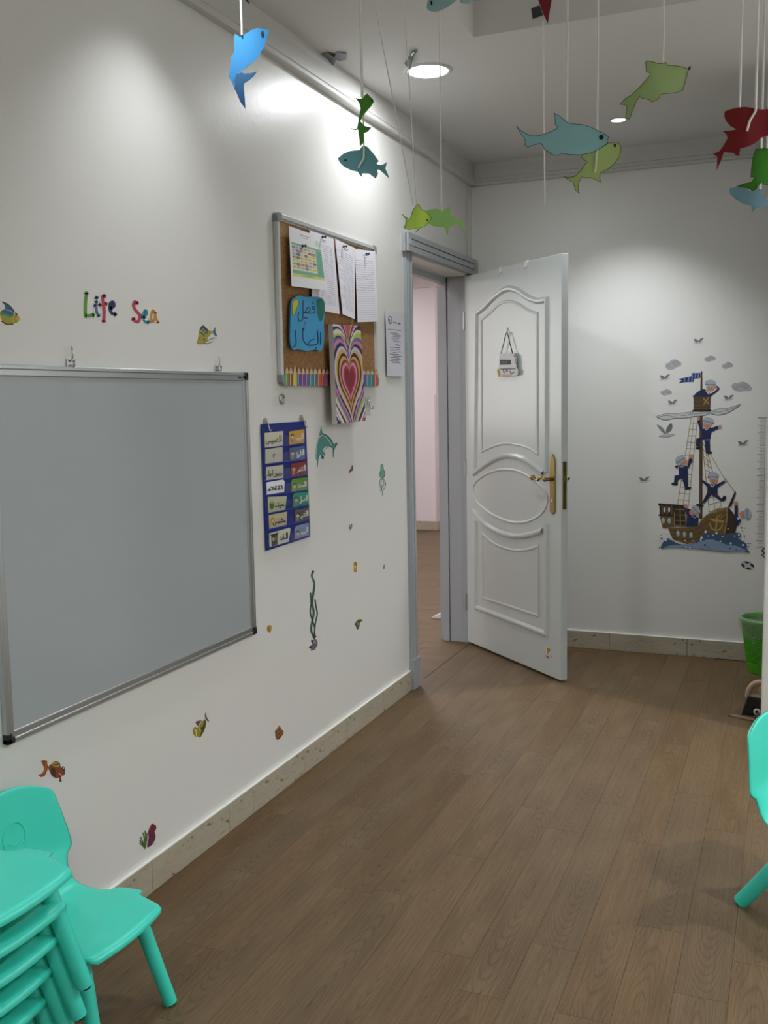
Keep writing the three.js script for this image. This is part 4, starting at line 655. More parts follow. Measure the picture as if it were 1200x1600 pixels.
  make([0, 1080, 7.5], 'goldfish_sticker', 'brown and orange goldfish sticker above the teal chair', s => {
    const tail = [[565, 890], [555, 850], [550, 815], [515, 808], [482, 815], [500, 860], [515, 905], [500, 950], [470, 975], [445, 975], [475, 1005], [520, 995], [545, 950]], b = [[565, 890], [600, 850], [650, 820], [700, 840], [718, 900], [735, 880], [760, 900], [765, 940], [755, 980], [715, 1005], [660, 1020], [615, 1000], [585, 950]];
    s.line(tail, 14, WHITE, true, true); s.line(b, 18, WHITE, true, true); s.poly(tail, '#96461c', true); s.line([[540, 830], [535, 900], [500, 980]], 16, '#c06a2c', true); s.poly(b, '#7a4a26', true); s.poly([[590, 860], [650, 830], [700, 850], [690, 890], [630, 880]], '#b98a3c', true); s.poly([[600, 910], [640, 900], [650, 1005], [610, 985]], '#4c2c18', true); s.line([[600, 870], [700, 850]], 10, '#3e2414'); s.poly([[660, 930], [710, 900], [750, 950], [700, 1005], [660, 1000]], '#8c3f28', true); s.ell(742, 905, 15, 28, '#2c342c'); s.ell(745, 900, 6, 12, '#c8ccc0'); s.line([[705, 1005], [708, 1045]], 20, '#7a3520'); s.ell(708, 1048, 16, 16, '#6a3020'); s.line([[690, 960], [730, 990]], 8, '#d8c8a0'); });
  make([100, 1260, 6], 'coral_sticker', 'purple red coral sticker with green weed just above the skirting', s => {
    for (const [x, y] of [[712, 318], [718, 290], [742, 250], [760, 230], [778, 250], [730, 345], [712, 345]]) s.line([[758, 395], [(x + 758) / 2 + 6, (y + 395) / 2], [x, y]], 12, '#4f6a28', true);
    const o = [[830, 158], [845, 175], [862, 180], [864, 215], [850, 235], [860, 275], [845, 330], [815, 370], [780, 385], [785, 330], [792, 290], [788, 240], [805, 195]]; s.line(o, 10, WHITE, true, true); s.poly(o, '#6a2440', true); s.poly([[830, 165], [858, 185], [850, 230], [800, 240], [812, 200]], '#7c2424', true); for (let i = 0; i < 40; i++) s.ell(796 + (i * 37 % 60), 200 + (i * 53 % 165), 3.2, 3.2, i % 2 ? '#8f4a70' : '#441426', 0, 6); });
}

// ---------------------------------------------------------------- wall stickers, back wall
{
  const S = () => backInk(1010, 560, 4.7056), NAVY = '#1b2450', SKIN = '#c98f78', CAPC = '#a9b4bd', SHOE = '#10131c', BROWN = '#4a3420', TAN = '#9c8450';
  const o = thing('ship_sticker', 'large wall sticker of a sailing ship crewed by small sailors', 'sticker');
  let s = S(); let depth = 0; const done = n => { s.mesh(n, o); depth = s.n; s = S(); s.n = depth; };
  // ladders and ropes
  const ladder = (a, b, c, d, n) => { s.line([a, b], 5, TAN); s.line([c, d], 5, TAN); for (let i = 0; i <= n; i++) { const t = i / n; s.line([[a[0] + (b[0] - a[0]) * t, a[1] + (b[1] - a[1]) * t], [c[0] + (d[0] - c[0]) * t, c[1] + (d[1] - c[1]) * t]], 4, TAN); } };
  ladder([330, 428], [205, 1225], [378, 428], [292, 1235], 17); s.line([[352, 428], [250, 1230]], 4, TAN); done('ladder');
  ladder([410, 612], [462, 1130], [450, 690], [552, 1092], 10); s.line([[430, 640], [505, 1110]], 4, TAN); done('ladder');
  s.line([[470, 705], [560, 860], [648, 978]], 4, '#7d7458'); done('rope');
  s.poly([[400, 95], [411, 95], [413, 430], [412, 1180], [386, 1180], [391, 430]], BROWN); s.line([[403, 120], [399, 1160]], 4, '#7a5c3a'); done('mast');
  s.poly([[397, 106], [335, 108], [330, 132], [290, 140], [232, 152], [262, 162], [236, 181], [290, 174], [346, 172], [350, 150], [397, 142]], '#1f2f63'); for (const [x, a, b] of [[384, 107, 145], [362, 107, 148], [338, 118, 172], [312, 138, 172], [282, 144, 174]]) s.line([[x, a + 3], [x - 4, b - 3]], 9, '#6f8fc0'); done('flag');
  s.poly([[345, 276], [475, 274], [468, 385], [348, 388]], '#5a462c'); for (const y of [300, 330, 360]) s.line([[348, y], [470, y - 2]], 4, '#3a2c1a'); s.line([[345, 278], [474, 276]], 12, '#3d2d1c'); s.line([[345, 384], [470, 382]], 14, '#2e2116'); s.line([[420, 295], [455, 330]], 12, TAN); s.line([[455, 290], [425, 335]], 12, TAN); done('crows_nest');
  const head = (x, y, cx, cy, rot = 0, k = 1) => { s.ell(x, y, 31 * k, 26 * k, SKIN); s.ell(cx, cy, 42 * k, 26 * k, CAPC, rot); s.line([[cx - 34 * k * Math.cos(rot), cy + 10 * k - 34 * k * Math.sin(rot)], [cx + 34 * k * Math.cos(rot), cy + 10 * k + 34 * k * Math.sin(rot)]], 10 * k, '#7f8c98', false); s.ell(x - 8, y + 4, 2.5, 3, '#2a1a14', 0, 6); s.ell(x + 9, y + 4, 2.5, 3, '#2a1a14', 0, 6); s.line([[x - 6, y + 14], [x, y + 17], [x + 7, y + 13]], 3, '#8a3f34'); };
  s.poly([[352, 272], [385, 240], [420, 226], [450, 240], [478, 272]], NAVY, true); s.poly([[450, 272], [505, 240], [525, 222], [505, 206], [520, 200], [540, 222], [520, 245], [478, 275]], NAVY); s.line([[440, 240], [460, 262]], 10, '#c9ccd0'); head(470, 215, 470, 183); s.ell(508, 212, 12, 10, SKIN); done('sailor');
  { const sail = [[75, 428], [130, 410], [220, 404], [300, 398], [345, 392], [470, 392], [520, 372], [600, 365], [692, 338], [645, 372], [590, 402], [520, 416], [470, 404], [420, 420], [350, 426], [280, 438], [200, 440], [140, 452], [100, 440]]; s.poly(sail, '#c7c8c8', true); s.line(sail, 4, '#77797b', true, true); for (const p of [[[90, 430], [150, 420], [210, 432]], [[220, 412], [280, 420], [340, 405]], [[350, 410], [410, 405], [470, 398]], [[490, 392], [540, 395], [590, 380]], [[600, 380], [640, 365], [680, 345]], [[205, 405], [215, 440]], [[340, 395], [335, 430]], [[480, 388], [490, 412]], [[590, 368], [600, 398]]]) s.line(p, 5, '#8f9294', true); done('sail'); }
  s.poly([[372, 455], [392, 452], [412, 520], [395, 535]], NAVY); s.poly([[405, 522], [440, 508], [475, 512], [525, 494], [530, 518], [478, 542], [468, 602], [412, 602]], NAVY); s.poly([[405, 580], [366, 590], [362, 645], [390, 650], [400, 610]], NAVY); s.poly([[425, 598], [466, 598], [470, 688], [438, 690]], NAVY); s.ell(380, 660, 20, 9, SHOE); s.ell(462, 692, 24, 9, SHOE); s.ell(541, 504, 13, 15, SKIN); s.ell(382, 440, 12, 16, SKIN); s.line([[415, 600], [466, 598]], 5, '#8fa0b8'); s.line([[428, 512], [440, 526], [455, 512]], 7, '#d8dade'); head(446, 490, 456, 458, 0.25); done('sailor');
  s.poly([[236, 782], [300, 792], [312, 740], [335, 735], [340, 750], [305, 815], [306, 866], [238, 860]], NAVY); s.poly([[236, 782], [205, 792], [228, 815]], NAVY); s.poly([[238, 856], [206, 862], [202, 915], [228, 918], [236, 890], [262, 882], [282, 950], [308, 945], [306, 860]], NAVY); s.ell(208, 923, 25, 10, SHOE, 0.1); s.ell(306, 955, 26, 10, SHOE, -0.15); s.ell(328, 720, 17, 15, SKIN); s.line([[240, 790], [262, 800], [276, 788]], 8, '#8fa0b8'); head(272, 760, 250, 740, -0.5); done('sailor');
  s.poly([[408, 888], [445, 915], [480, 930], [525, 922], [575, 895], [580, 912], [525, 950], [520, 1000], [552, 1030], [572, 1008], [582, 1030], [552, 1052], [478, 1002], [430, 1062], [405, 1070], [450, 980], [448, 945], [410, 908]], NAVY); s.ell(392, 1080, 30, 10, SHOE, 0.1); s.ell(570, 1030, 14, 22, SHOE, 0.5); s.ell(580, 896, 10, 14, SKIN); s.line([[470, 930], [485, 945], [500, 930]], 7, '#d8dade'); head(494, 895, 490, 862); done('sailor');
  // hull
  s.poly([[95, 1066], [282, 1082], [290, 1240], [215, 1236], [200, 1150], [98, 1148]], '#33241a'); s.poly([[96, 1148], [205, 1152], [215, 1238], [118, 1245]], '#6a5230');
  s.poly([[115, 1245], [280, 1245], [380, 1232], [402, 1186], [440, 1150], [520, 1110], [602, 1092], [642, 1140], [670, 1200], [652, 1292], [560, 1310], [420, 1335], [300, 1365], [196, 1332], [160, 1250]], '#6e5630');
  s.poly([[602, 1094], [642, 1140], [670, 1200], [652, 1292], [572, 1295], [592, 1180]], '#3a2a1a'); s.line([[592, 1100], [592, 1180], [572, 1296]], 8, '#a48a52', true);
  for (const [p, c] of [[[[165, 1262], [300, 1275], [400, 1240], [470, 1180], [590, 1130]], '#4c3a1e'], [[[175, 1290], [310, 1305], [430, 1265], [590, 1165]], '#4c3a1e'], [[[190, 1318], [310, 1335], [450, 1290], [585, 1215]], '#4c3a1e'], [[[480, 1140], [540, 1118], [595, 1102]], '#a48a52'], [[[402, 1190], [440, 1155], [520, 1114]], '#a48a52']]) s.line(p, 6, c, true);
  s.line([[92, 1072], [282, 1086]], 14, '#2c1e14'); s.line([[94, 1152], [206, 1156]], 12, '#2c1e14'); for (const x of [116, 150, 184]) s.line([[x, 1084], [x + 2, 1144]], 13, '#6a5034'); for (const x of [133, 167]) s.ell(x, 1112, 7, 20, '#d9d8d0'); for (const [x, y] of [[124, 1193], [168, 1193], [232, 1288], [280, 1294], [328, 1299]]) { s.ell(x, y, 17, 28, '#4a381e'); s.ell(x, y, 13, 23, '#a7aea6'); s.ell(x - 4, y - 6, 4, 9, '#d2d6d0'); }
  s.line([[205, 1130], [205, 1225]], 5, TAN); s.line([[248, 1100], [250, 1230]], 5, TAN); s.line([[292, 1100], [292, 1235]], 5, TAN); for (const y of [1110, 1150, 1190, 1228]) s.line([[208, y], [294, y + 4]], 5, TAN); done('hull');
  s.line([[520, 1160], [510, 1262]], 12, '#b09050'); s.line([[475, 1185], [562, 1200]], 20, '#b09050'); s.line([[466, 1215], [480, 1250], [512, 1264], [545, 1250], [560, 1218]], 11, '#b09050', true); s.ell(545, 1158, 13, 13, '#b09050'); s.ell(545, 1158, 6, 6, '#4a381e'); done('anchor');
  s.poly([[652, 975], [660, 985], [625, 1085], [598, 1094]], '#2a1c14'); done('bowsprit');
  s.poly([[275, 1100], [325, 1108], [350, 1150], [384, 1172], [378, 1232], [292, 1240], [300, 1160]], NAVY); s.ell(288, 1083, 15, 12, SKIN); s.line([[335, 1160], [355, 1172], [378, 1160]], 8, '#8fa0b8'); head(342, 1132, 364, 1112, 0.7, 0.9); done('sailor');
  s.poly([[647, 1082], [672, 1082], [672, 1160], [698, 1190], [672, 1232], [652, 1222], [648, 1150]], NAVY); s.ell(657, 1063, 18, 13, SKIN); s.poly([[665, 1165], [690, 1178], [672, 1190]], '#c9ccd0'); head(712, 1146, 742, 1140, 1.5, 0.95); done('sailor');
  s.poly([[105, 1396], [135, 1335], [165, 1322], [195, 1342], [235, 1362], [330, 1366], [390, 1330], [430, 1285], [470, 1292], [520, 1280], [560, 1300], [600, 1288], [650, 1283], [690, 1286], [696, 1308], [672, 1322], [700, 1338], [738, 1368], [738, 1398], [762, 1430], [700, 1420], [600, 1425], [500, 1416], [400, 1405], [250, 1392], [150, 1392]], '#3a5776', true);
  s.poly([[130, 1393], [200, 1370], [300, 1376], [400, 1345], [470, 1330], [540, 1350], [600, 1372], [660, 1378], [735, 1416], [600, 1422], [400, 1402], [250, 1390]], '#8296b3', true);
  for (const [x, y, r] of [[142, 1335, 8], [175, 1330, 5], [290, 1385, 6], [320, 1392, 5], [405, 1318, 9], [435, 1275, 10], [455, 1305, 5], [515, 1285, 8], [560, 1310, 5], [600, 1252, 5], [620, 1360, 8], [650, 1305, 5], [680, 1298, 7], [710, 1372, 8], [545, 1345, 6], [490, 1300, 5], [400, 1335, 6], [345, 1342, 5], [285, 1340, 6]]) s.ell(x, y, r, r, '#e4e8ea', 0, 10);
  for (const [x, y, r] of [[112, 1325, 7], [128, 1290, 4], [95, 1392, 5], [108, 1300, 4], [700, 1245, 6], [725, 1248, 4], [720, 1305, 6], [705, 1272, 4], [748, 1360, 6], [765, 1362, 4], [750, 1385, 5], [430, 1372, 8], [390, 1400, 5], [615, 1398, 6], [455, 1385, 5], [660, 1408, 5]]) s.ell(x, y, r, r, '#3a4660', 0, 10);
  done('waves');

  { const q = S(); q.ell(745, 1523, 54, 33, WHITE, 0.32); q.ell(745, 1523, 50, 29, '#20263a', 0.32); q.ell(745, 1523, 26, 13, '#c9cbc8', 0.32); for (const a of [0.35, 1.9, 3.5, 5.0]) { const c = Math.cos(a), d = Math.sin(a), cr = Math.cos(0.32), sr = Math.sin(0.32), P = (k) => { const x = 50 * k * c, y = 29 * k * d; return [745 + x * cr - y * sr, 1523 + x * sr + y * cr]; }; q.line([P(0.52), P(0.98)], 17, '#d6d8d6'); } sticker(q, 'lifebuoy_sticker', 'dark and white lifebuoy sticker below the ship sticker'); }
  const bird = (x, y, k, label, big) => { const q = S(), p = (a, b) => [x + a * k, y + b * k]; q.line([p(-34, 18), p(-6, 20), p(20, 14), p(36, 4)], 7 * k, '#c2c3c2', true); q.poly([p(-36, -14), p(-14, -12), p(0, 4), p(-8, 14), p(-26, 10)], '#7d7f83', true); q.poly([p(0, 6), p(8, -14), p(24, -22), p(38, -24), p(28, -6), p(14, 12)], '#8f9194', true); q.line([p(-34, -14), p(-16, -10), p(0, 6)], 5 * k, '#55575b', true); q.line([p(36, -22), p(18, -14), p(4, 6)], 5 * k, '#55575b', true); sticker(q, 'seagull_sticker', label, 'grey seagull stickers around the ship'); };
  bird(135, 140, 0.95, 'small grey seagull sticker beside the ship flag'); bird(192, 325, 0.9, 'small grey seagull sticker above the furled sail'); bird(605, 290, 0.95, 'small grey seagull sticker beside the lookout sailor'); bird(710, 625, 1.0, 'small grey seagull sticker between the ship and the height scale'); bird(-15, 892, 1.0, 'small grey seagull sticker nearest the open door'); bird(384, -128, 0.95, 'small grey seagull sticker above all the clouds');
  { const q = S(); q.poly([[78, 488], [105, 498], [128, 520], [142, 555], [120, 548], [95, 520]], '#97999c', true); q.poly([[145, 550], [150, 510], [182, 475], [192, 500], [180, 535]], '#77797d', true); q.poly([[90, 575], [130, 555], [170, 552], [210, 560], [170, 572], [120, 580]], '#b9bbba', true); q.line([[92, 574], [150, 580], [208, 561]], 4, '#6d6f73', true); q.line([[80, 490], [115, 525], [140, 553]], 5, '#55585c', true); q.line([[182, 478], [165, 515], [148, 550]], 5, '#55585c', true); sticker(q, 'seagull_sticker', 'largest grey seagull sticker, under the end of the furled sail', 'grey seagull stickers around the ship'); }
  const cloud = (x, y, rx, ry, rot, label) => { const q = S(); const P = (a, b) => [x + a * rx * Math.cos(rot) - b * ry * Math.sin(rot), y + a * rx * Math.sin(rot) + b * ry * Math.cos(rot)]; q.poly([P(-1, 0.2), P(-0.85, -0.45), P(-0.45, -0.6), P(-0.1, -1), P(0.45, -0.9), P(0.7, -0.45), P(1, -0.1), P(0.9, 0.5), P(0.35, 0.7), P(-0.2, 1), P(-0.7, 0.85)], '#b0b0b1', true); q.ell(...P(-0.45, 0.15), rx * 0.42, ry * 0.55, '#a8a8aa', rot); q.ell(...P(0.35, -0.2), rx * 0.45, ry * 0.6, '#a2a3a5', rot); for (let i = 0; i < 12; i++) q.line([[x - rx * 0.8 + i * rx * 0.13, y + ry * 0.4 * Math.sin(i * 2.1)], [x - rx * 0.5 + i * rx * 0.12, y - ry * 0.4 * Math.cos(i * 1.7)]], 4, i % 2 ? '#97989b' : '#bdbdbd'); sticker(q, 'cloud_sticker', label, 'grey cloud stickers above the ship'); };
  cloud(197, 45, 60, 36, -0.2, 'grey brushed cloud sticker above the ship flag'); cloud(468, 2, 42, 22, -0.05, 'grey cloud sticker highest above the mast top'); cloud(597, 52, 42, 24, -0.1, 'small grey cloud sticker over the lookout sailor'); cloud(702, 210, 76, 38, 0.15, 'widest grey cloud sticker, beside the crow\'s nest'); cloud(146, 250, 42, 23, 0.05, 'small grey cloud sticker above the furled sail end');
  { const q = backInk(1140, 620, 5.3333); const X = t => 300 - 22 * t; q.line([[236, 173], [322, 173]], 3, '#6a6a6c'); q.line([[300, 173], [281, 1260]], 2.2, '#7a7a7c'); for (let i = 0; i <= 90; i++) { const t = i / 90, y = 180 + 1078 * t, l = i % 5 === 0; q.line([[X(t) - (l ? 62 : 42), y], [X(t), y]], l ? 3.4 : 2.6, l ? '#6f6f72' : '#85858a'); } q.line([[288, 1262], [270, 1285], [290, 1300], [268, 1320]], 9, '#1c1c20', true); q.ell(286, 1332, 6, 7, '#1c1c20'); q.line([[322, 255], [334, 262]], 9, '#1c1c20'); sticker(q, 'height_scale', 'grey height scale sticker with ruler ticks beside the ship', null, 'height chart'); }
}

// ---------------------------------------------------------------- hanging paper fish
const YARN = std(0xf0ede4, 0.9);
// fish outline in photo pixels on an upright sheet at depth z, gently curled; strings rise to the ceiling
function paperFish({ z, yaw = 0, out, hex, label, eye, bend = () => 0, smooth = true, strings = [], fold, line, through = 0.25 }) {
  const cx = out.reduce((a, p) => a + p[0], 0) / out.length, cy = out.reduce((a, p) => a + p[1], 0) / out.length, c = onZ(cx, cy, z), n = V3(Math.sin(yaw), 0, Math.cos(yaw));
  const o = thing('paper_fish', label, 'paper fish', 'paper fish hanging on strings', c.toArray());
  const at = (p, e = 0) => { const v = hit(p[0], p[1], c, n), d = v.clone().sub(CAM), L = d.length(); return CAM.clone().addScaledVector(d.normalize(), L - bend(p[0] - cx, p[1] - cy) - e).sub(c); };
  const sheetGeo = (pts) => {
    const ring = (smooth ? new THREE.CatmullRomCurve3(pts.map(p => V3(p[0], p[1], 0)), true, 'centripetal', 0.5).getPoints(pts.length * 3).map(v => [v.x, v.y]).slice(0, -1) : pts);
    let v2 = ring.map(p => new THREE.Vector2(...p)); if (THREE.ShapeUtils.isClockWise(v2)) { v2.reverse(); }
    let tri = THREE.ShapeUtils.triangulateShape(v2, []).map(f => f.map(i => [v2[i].x, v2[i].y]));
    for (let k = 0; k < 3; k++) tri = tri.flatMap(([a, b, d]) => { const L = Math.max(Math.hypot(a[0] - b[0], a[1] - b[1]), Math.hypot(b[0] - d[0], b[1] - d[1]), Math.hypot(d[0] - a[0], d[1] - a[1])); if (L < 7) return [[a, b, d]]; const m = (p, q) => [(p[0] + q[0]) / 2, (p[1] + q[1]) / 2], ab = m(a, b), bd = m(b, d), da = m(d, a); return [[a, ab, da], [ab, b, bd], [da, bd, d], [ab, bd, da]]; });
    const pos = []; const P = v => pos.push(v.x, v.y, v.z);
    for (const [a, b, d] of tri) { P(at(a)); P(at(d)); P(at(b)); P(at(a, -0.0008)); P(at(b, -0.0008)); P(at(d, -0.0008)); }
    for (let i = 0; i < v2.length; i++) { const a = [v2[i].x, v2[i].y], b = [v2[(i + 1) % v2.length].x, v2[(i + 1) % v2.length].y]; P(at(a)); P(at(b)); P(at(a, -0.0008)); P(at(b)); P(at(b, -0.0008)); P(at(a, -0.0008)); }
    const g = new THREE.BufferGeometry(); g.setAttribute('position', new THREE.Float32BufferAttribute(pos, 3)); const h = mergeVertices(g, 1e-6); h.computeVertexNormals(); return [h, v2.map(v => [v.x, v.y])];
  };
  const [g, ring] = sheetGeo(out);
  part('body', g, new THREE.MeshPhysicalMaterial({ color: hex, roughness: 0.95, transmission: through, thickness: 0, side: THREE.DoubleSide }), o);
  if (fold) for (const f of fold) part('folded_tail', sheetGeo(f.out)[0].translate(0, 0, 0), new THREE.MeshPhysicalMaterial({ color: f.hex, roughness: 0.8, side: THREE.DoubleSide }), o);
  if (line) { const pos = [], w = 0.9; const N = ring.length; for (let i = 0; i < N; i++) { const a = ring[i], b = ring[(i + 1) % N], dx = b[0] - a[0], dy = b[1] - a[1], L = Math.hypot(dx, dy) || 1, ox = -dy / L * w, oy = dx / L * w; const q = [a, b, [b[0] + ox, b[1] + oy], [a[0] + ox, a[1] + oy]].map(p => at(p, 0.0012)); for (const k of [0, 1, 2, 0, 2, 3]) pos.push(q[k].x, q[k].y, q[k].z); } const lg = new THREE.BufferGeometry(); lg.setAttribute('position', new THREE.Float32BufferAttribute(pos, 3)); lg.computeVertexNormals(); part('drawn_outline', lg, std(line, 0.8, { side: THREE.DoubleSide }), o); }
  if (eye) { const [x, y, rx, ry] = eye, pos = [], m = at([x, y], 0.0016); for (let i = 0; i < 14; i++) { const a = i / 14 * 6.2832, b = (i + 1) / 14 * 6.2832; for (const v of [m, at([x + rx * Math.cos(a), y + ry * Math.sin(a)], 0.0016), at([x + rx * Math.cos(b), y + ry * Math.sin(b)], 0.0016)]) pos.push(v.x, v.y, v.z); } const eg = new THREE.BufferGeometry(); eg.setAttribute('position', new THREE.Float32BufferAttribute(pos, 3)); eg.computeVertexNormals(); part('eye', eg, std(0x0c0d12, 0.6, { side: THREE.DoubleSide }), o); }
  for (const st of strings) {
    // the string is taped to the sheet at its lower points and rises plumb to the ceiling (or the recess above it)
    const low = st.map(p => at(p, 0.003)), top = low[low.length - 1].clone(), w = top.clone().add(c);
    const inTray = w.x > TRAY[0] && w.x < TRAY[2] && w.z > TRAY[1] && w.z < TRAY[3]; top.y = CEIL + (inTray ? TRAYH : 0) - c.y; if (st.lean) { top.x += st.lean[0]; top.z += st.lean[1]; }
    const geos = [rod(low[low.length - 1], top, st.r ?? 0.0027, st.r ?? 0.0027, 7)]; for (let i = 0; i + 1 < low.length; i++) geos.push(rod(low[i], low[i + 1], st.r ?? 0.0027, st.r ?? 0.0027, 7));
    part('string', geos, YARN, o);
  }
  return o;
}
const shift = (k, x0, y0, pts) => pts.map(p => [x0 + p[0] / k, y0 + p[1] / k]);
const cyl = (k, a = 1) => (x) => a * k * Math.cos(x / 22);
paperFish({ z: 3.05, yaw: 0.5, through: 0, hex: 0x2a76a8, label: 'bright blue paper fish with a folded dark tail, nose up', smooth: false,
  out: shift(10.67, 340, 30, [[285, 238], [330, 270], [375, 298], [440, 262], [540, 195], [640, 150], [720, 152], [860, 180], [845, 260], [825, 300], [805, 400], [745, 530], [640, 680], [500, 790], [375, 882], [318, 905], [295, 945], [285, 1040], [290, 1195], [240, 1050], [185, 965], [205, 800], [230, 640], [285, 520], [275, 430], [275, 330]]),
  eye: [340 + 748 / 10.67, 30 + 245 / 10.67, 2.2, 4.8], bend: (x, y) => 0.02 * Math.cos(x / 30) + 0.01 * Math.sin(y / 40), strings: [[[378, 55]]],
  fold: [{ hex: 0x0d4f78, out: shift(10.67, 340, 30, [[375, 885], [450, 905], [540, 900], [672, 865], [600, 950], [540, 1010], [435, 1075], [440, 1180], [455, 1330], [465, 1500], [380, 1380], [290, 1170], [285, 1030], [300, 930]]) }] });
paperFish({ z: 2.75, yaw: 1.1, hex: 0x4d9428, label: 'green paper fish seen nearly edge-on above the teal fish', smooth: false, bend: (x, y) => 0.03 * Math.sin(y / 18), eye: [500 + 566 / 6.957, 60 + 672 / 6.957, 1.6, 3],
  out: shift(6.957, 500, 60, [[385, 645], [430, 658], [470, 650], [485, 615], [515, 598], [555, 640], [588, 685], [555, 740], [500, 805], [460, 850], [440, 900], [480, 950], [558, 970], [520, 1015], [478, 1030], [475, 1130], [435, 1182], [425, 1080], [412, 990], [385, 1000], [345, 990], [328, 968], [375, 990], [402, 975], [420, 880], [440, 760], [430, 710]]), strings: [[[565, 152]]] });
paperFish({ z: 2.68, yaw: 0.45, hex: 0x76b4ba, label: 'teal paper fish facing the door-far side, hanging below the green fish', smooth: false, bend: (x) => 0.01 * Math.cos(x / 20), eye: [500 + 277 / 6.957, 60 + 1325 / 6.957, 2.2, 2],
  out: shift(6.957, 500, 60, [[192, 1305], [250, 1255], [330, 1222], [430, 1212], [450, 1180], [475, 1160], [520, 1180], [580, 1250], [640, 1335], [615, 1355], [625, 1370], [670, 1378], [705, 1360], [728, 1340], [712, 1415], [735, 1470], [755, 1528], [690, 1465], [640, 1425], [620, 1430], [632, 1470], [605, 1525], [560, 1490], [530, 1470], [455, 1468], [465, 1508], [435, 1490], [410, 1450], [340, 1435], [260, 1395], [215, 1350]]), strings: [[[560, 262], [568.5, 247], [568.5, 228]]] });
paperFish({ z: 2.55, yaw: 0.2, hex: 0xd2f06c, label: 'yellow-green crumpled paper fish with a folded tail above the door frame', smooth: false, line: 0x6f9a3a, bend: (x, y) => 0.02 * Math.cos(x / 9), eye: [620 + 475 / 10, 300 + 437 / 10, 1.2, 1.7],
  out: shift(10, 620, 300, [[335, 190], [352, 200], [375, 265], [430, 285], [490, 325], [545, 405], [500, 480], [430, 545], [365, 565], [330, 610], [290, 632], [330, 580], [290, 575], [210, 590], [140, 580], [105, 560], [135, 500], [140, 430], [80, 345], [150, 395], [200, 430], [220, 370], [250, 280], [300, 210]]), strings: [Object.assign([[651, 319]], { lean: [-0.03, 0.02], r: 0.002 }), Object.assign([[646, 322]], { lean: [-0.12, 0.05], r: 0.002 })] });
paperFish({ z: 2.4, yaw: 0.1, hex: 0xb6e08e, label: 'pale green paper fish with its tail toward the room corner, above the door', smooth: false, bend: (x) => 0.008 * Math.cos(x / 20),
  out: shift(10, 620, 300, [[470, 290], [540, 268], [620, 262], [690, 275], [720, 290], [790, 250], [855, 228], [838, 300], [842, 360], [920, 410], [1000, 445], [1080, 445], [1050, 500], [1070, 570], [1095, 640], [1020, 560], [930, 490], [860, 530], [810, 570], [798, 680], [780, 670], [760, 580], [735, 545], [640, 550], [560, 530], [500, 495], [440, 400]]), strings: [[[690, 331]]] });
paperFish({ z: 3.35, yaw: 0.2, hex: 0xa9cfd0, label: 'very pale aqua paper fish close under the ceiling recess', bend: (x) => 0.01 * Math.cos(x / 25), eye: [674, 4.5, 1.6, 4],
  out: [[667, 14], [668, 4], [674, -12], [690, -28], [712, -34], [730, -22], [745, -20], [760, -36], [764, -10], [752, 2], [735, 0], [734, 5], [727, 6], [719, 4], [717, -1], [708, 5], [694, 14], [678, 19]], strings: [[[700, -28]]] });
paperFish({ z: 3.3, yaw: -0.2, hex: 0x8e2430, label: 'red paper fish with its pointed tail hanging by the ceiling recess', smooth: false, bend: (x) => 0.008 * Math.cos(x / 20),
  out: [[841, 0], [836, -16], [846, -40], [872, -52], [890, -40], [884, -20], [868, -8], [862, 0], [859, 18], [856, 37], [848, 20]], strings: [[[864, -44]]] });
paperFish({ z: 3.0, yaw: 0.1, hex: 0xa6d8dc, label: 'large grey-teal paper fish with a dark outline and black eye', smooth: false, line: 0x38494c, bend: (x, y) => 0.008 * Math.cos(x / 18) + 0.004 * Math.sin(y / 9), eye: [939.5, 214.5, 3.6, 4],
  out: shift(6, 790, 160, [[452, 97], [500, 120], [585, 190], [640, 200], [720, 205], [800, 230], [880, 268], [940, 300], [972, 328], [950, 365], [965, 372], [940, 400], [880, 440], [800, 478], [700, 495], [600, 492], [520, 478], [505, 498], [440, 495], [415, 475], [360, 440], [335, 385], [270, 400], [210, 425], [172, 400], [185, 375], [175, 340], [140, 295], [100, 222], [150, 265], [205, 298], [250, 312], [320, 308], [400, 280], [470, 250], [488, 228], [460, 212], [462, 160]]), strings: [[[886, 190]]] });
paperFish({ z: 2.75, yaw: 0.15, hex: 0xc2d68a, label: 'olive green paper fish with a dark outline, nose behind the grey-teal fish', smooth: false, line: 0x5b663c, bend: (x) => 0.008 * Math.cos(x / 20), eye: [790 + 1025 / 6, 160 + 404 / 6, 2.2, 2.8],
  out: shift(6, 790, 160, [[700, 495], [760, 440], [860, 420], [930, 400], [965, 380], [1040, 372], [1070, 385], [1085, 430], [1070, 510], [1010, 590], [940, 640], [890, 660], [885, 700], [895, 752], [850, 730], [810, 710], [730, 710], [715, 700], [690, 750], [682, 800], [692, 858], [650, 820], [632, 750], [580, 725], [545, 695], [600, 705], [650, 690], [700, 640], [762, 555], [730, 540], [710, 510]]), strings: [[[790 + 840 / 6, 160 + 655 / 6], [790 + 858 / 6, 160 + 440 / 6]]] });
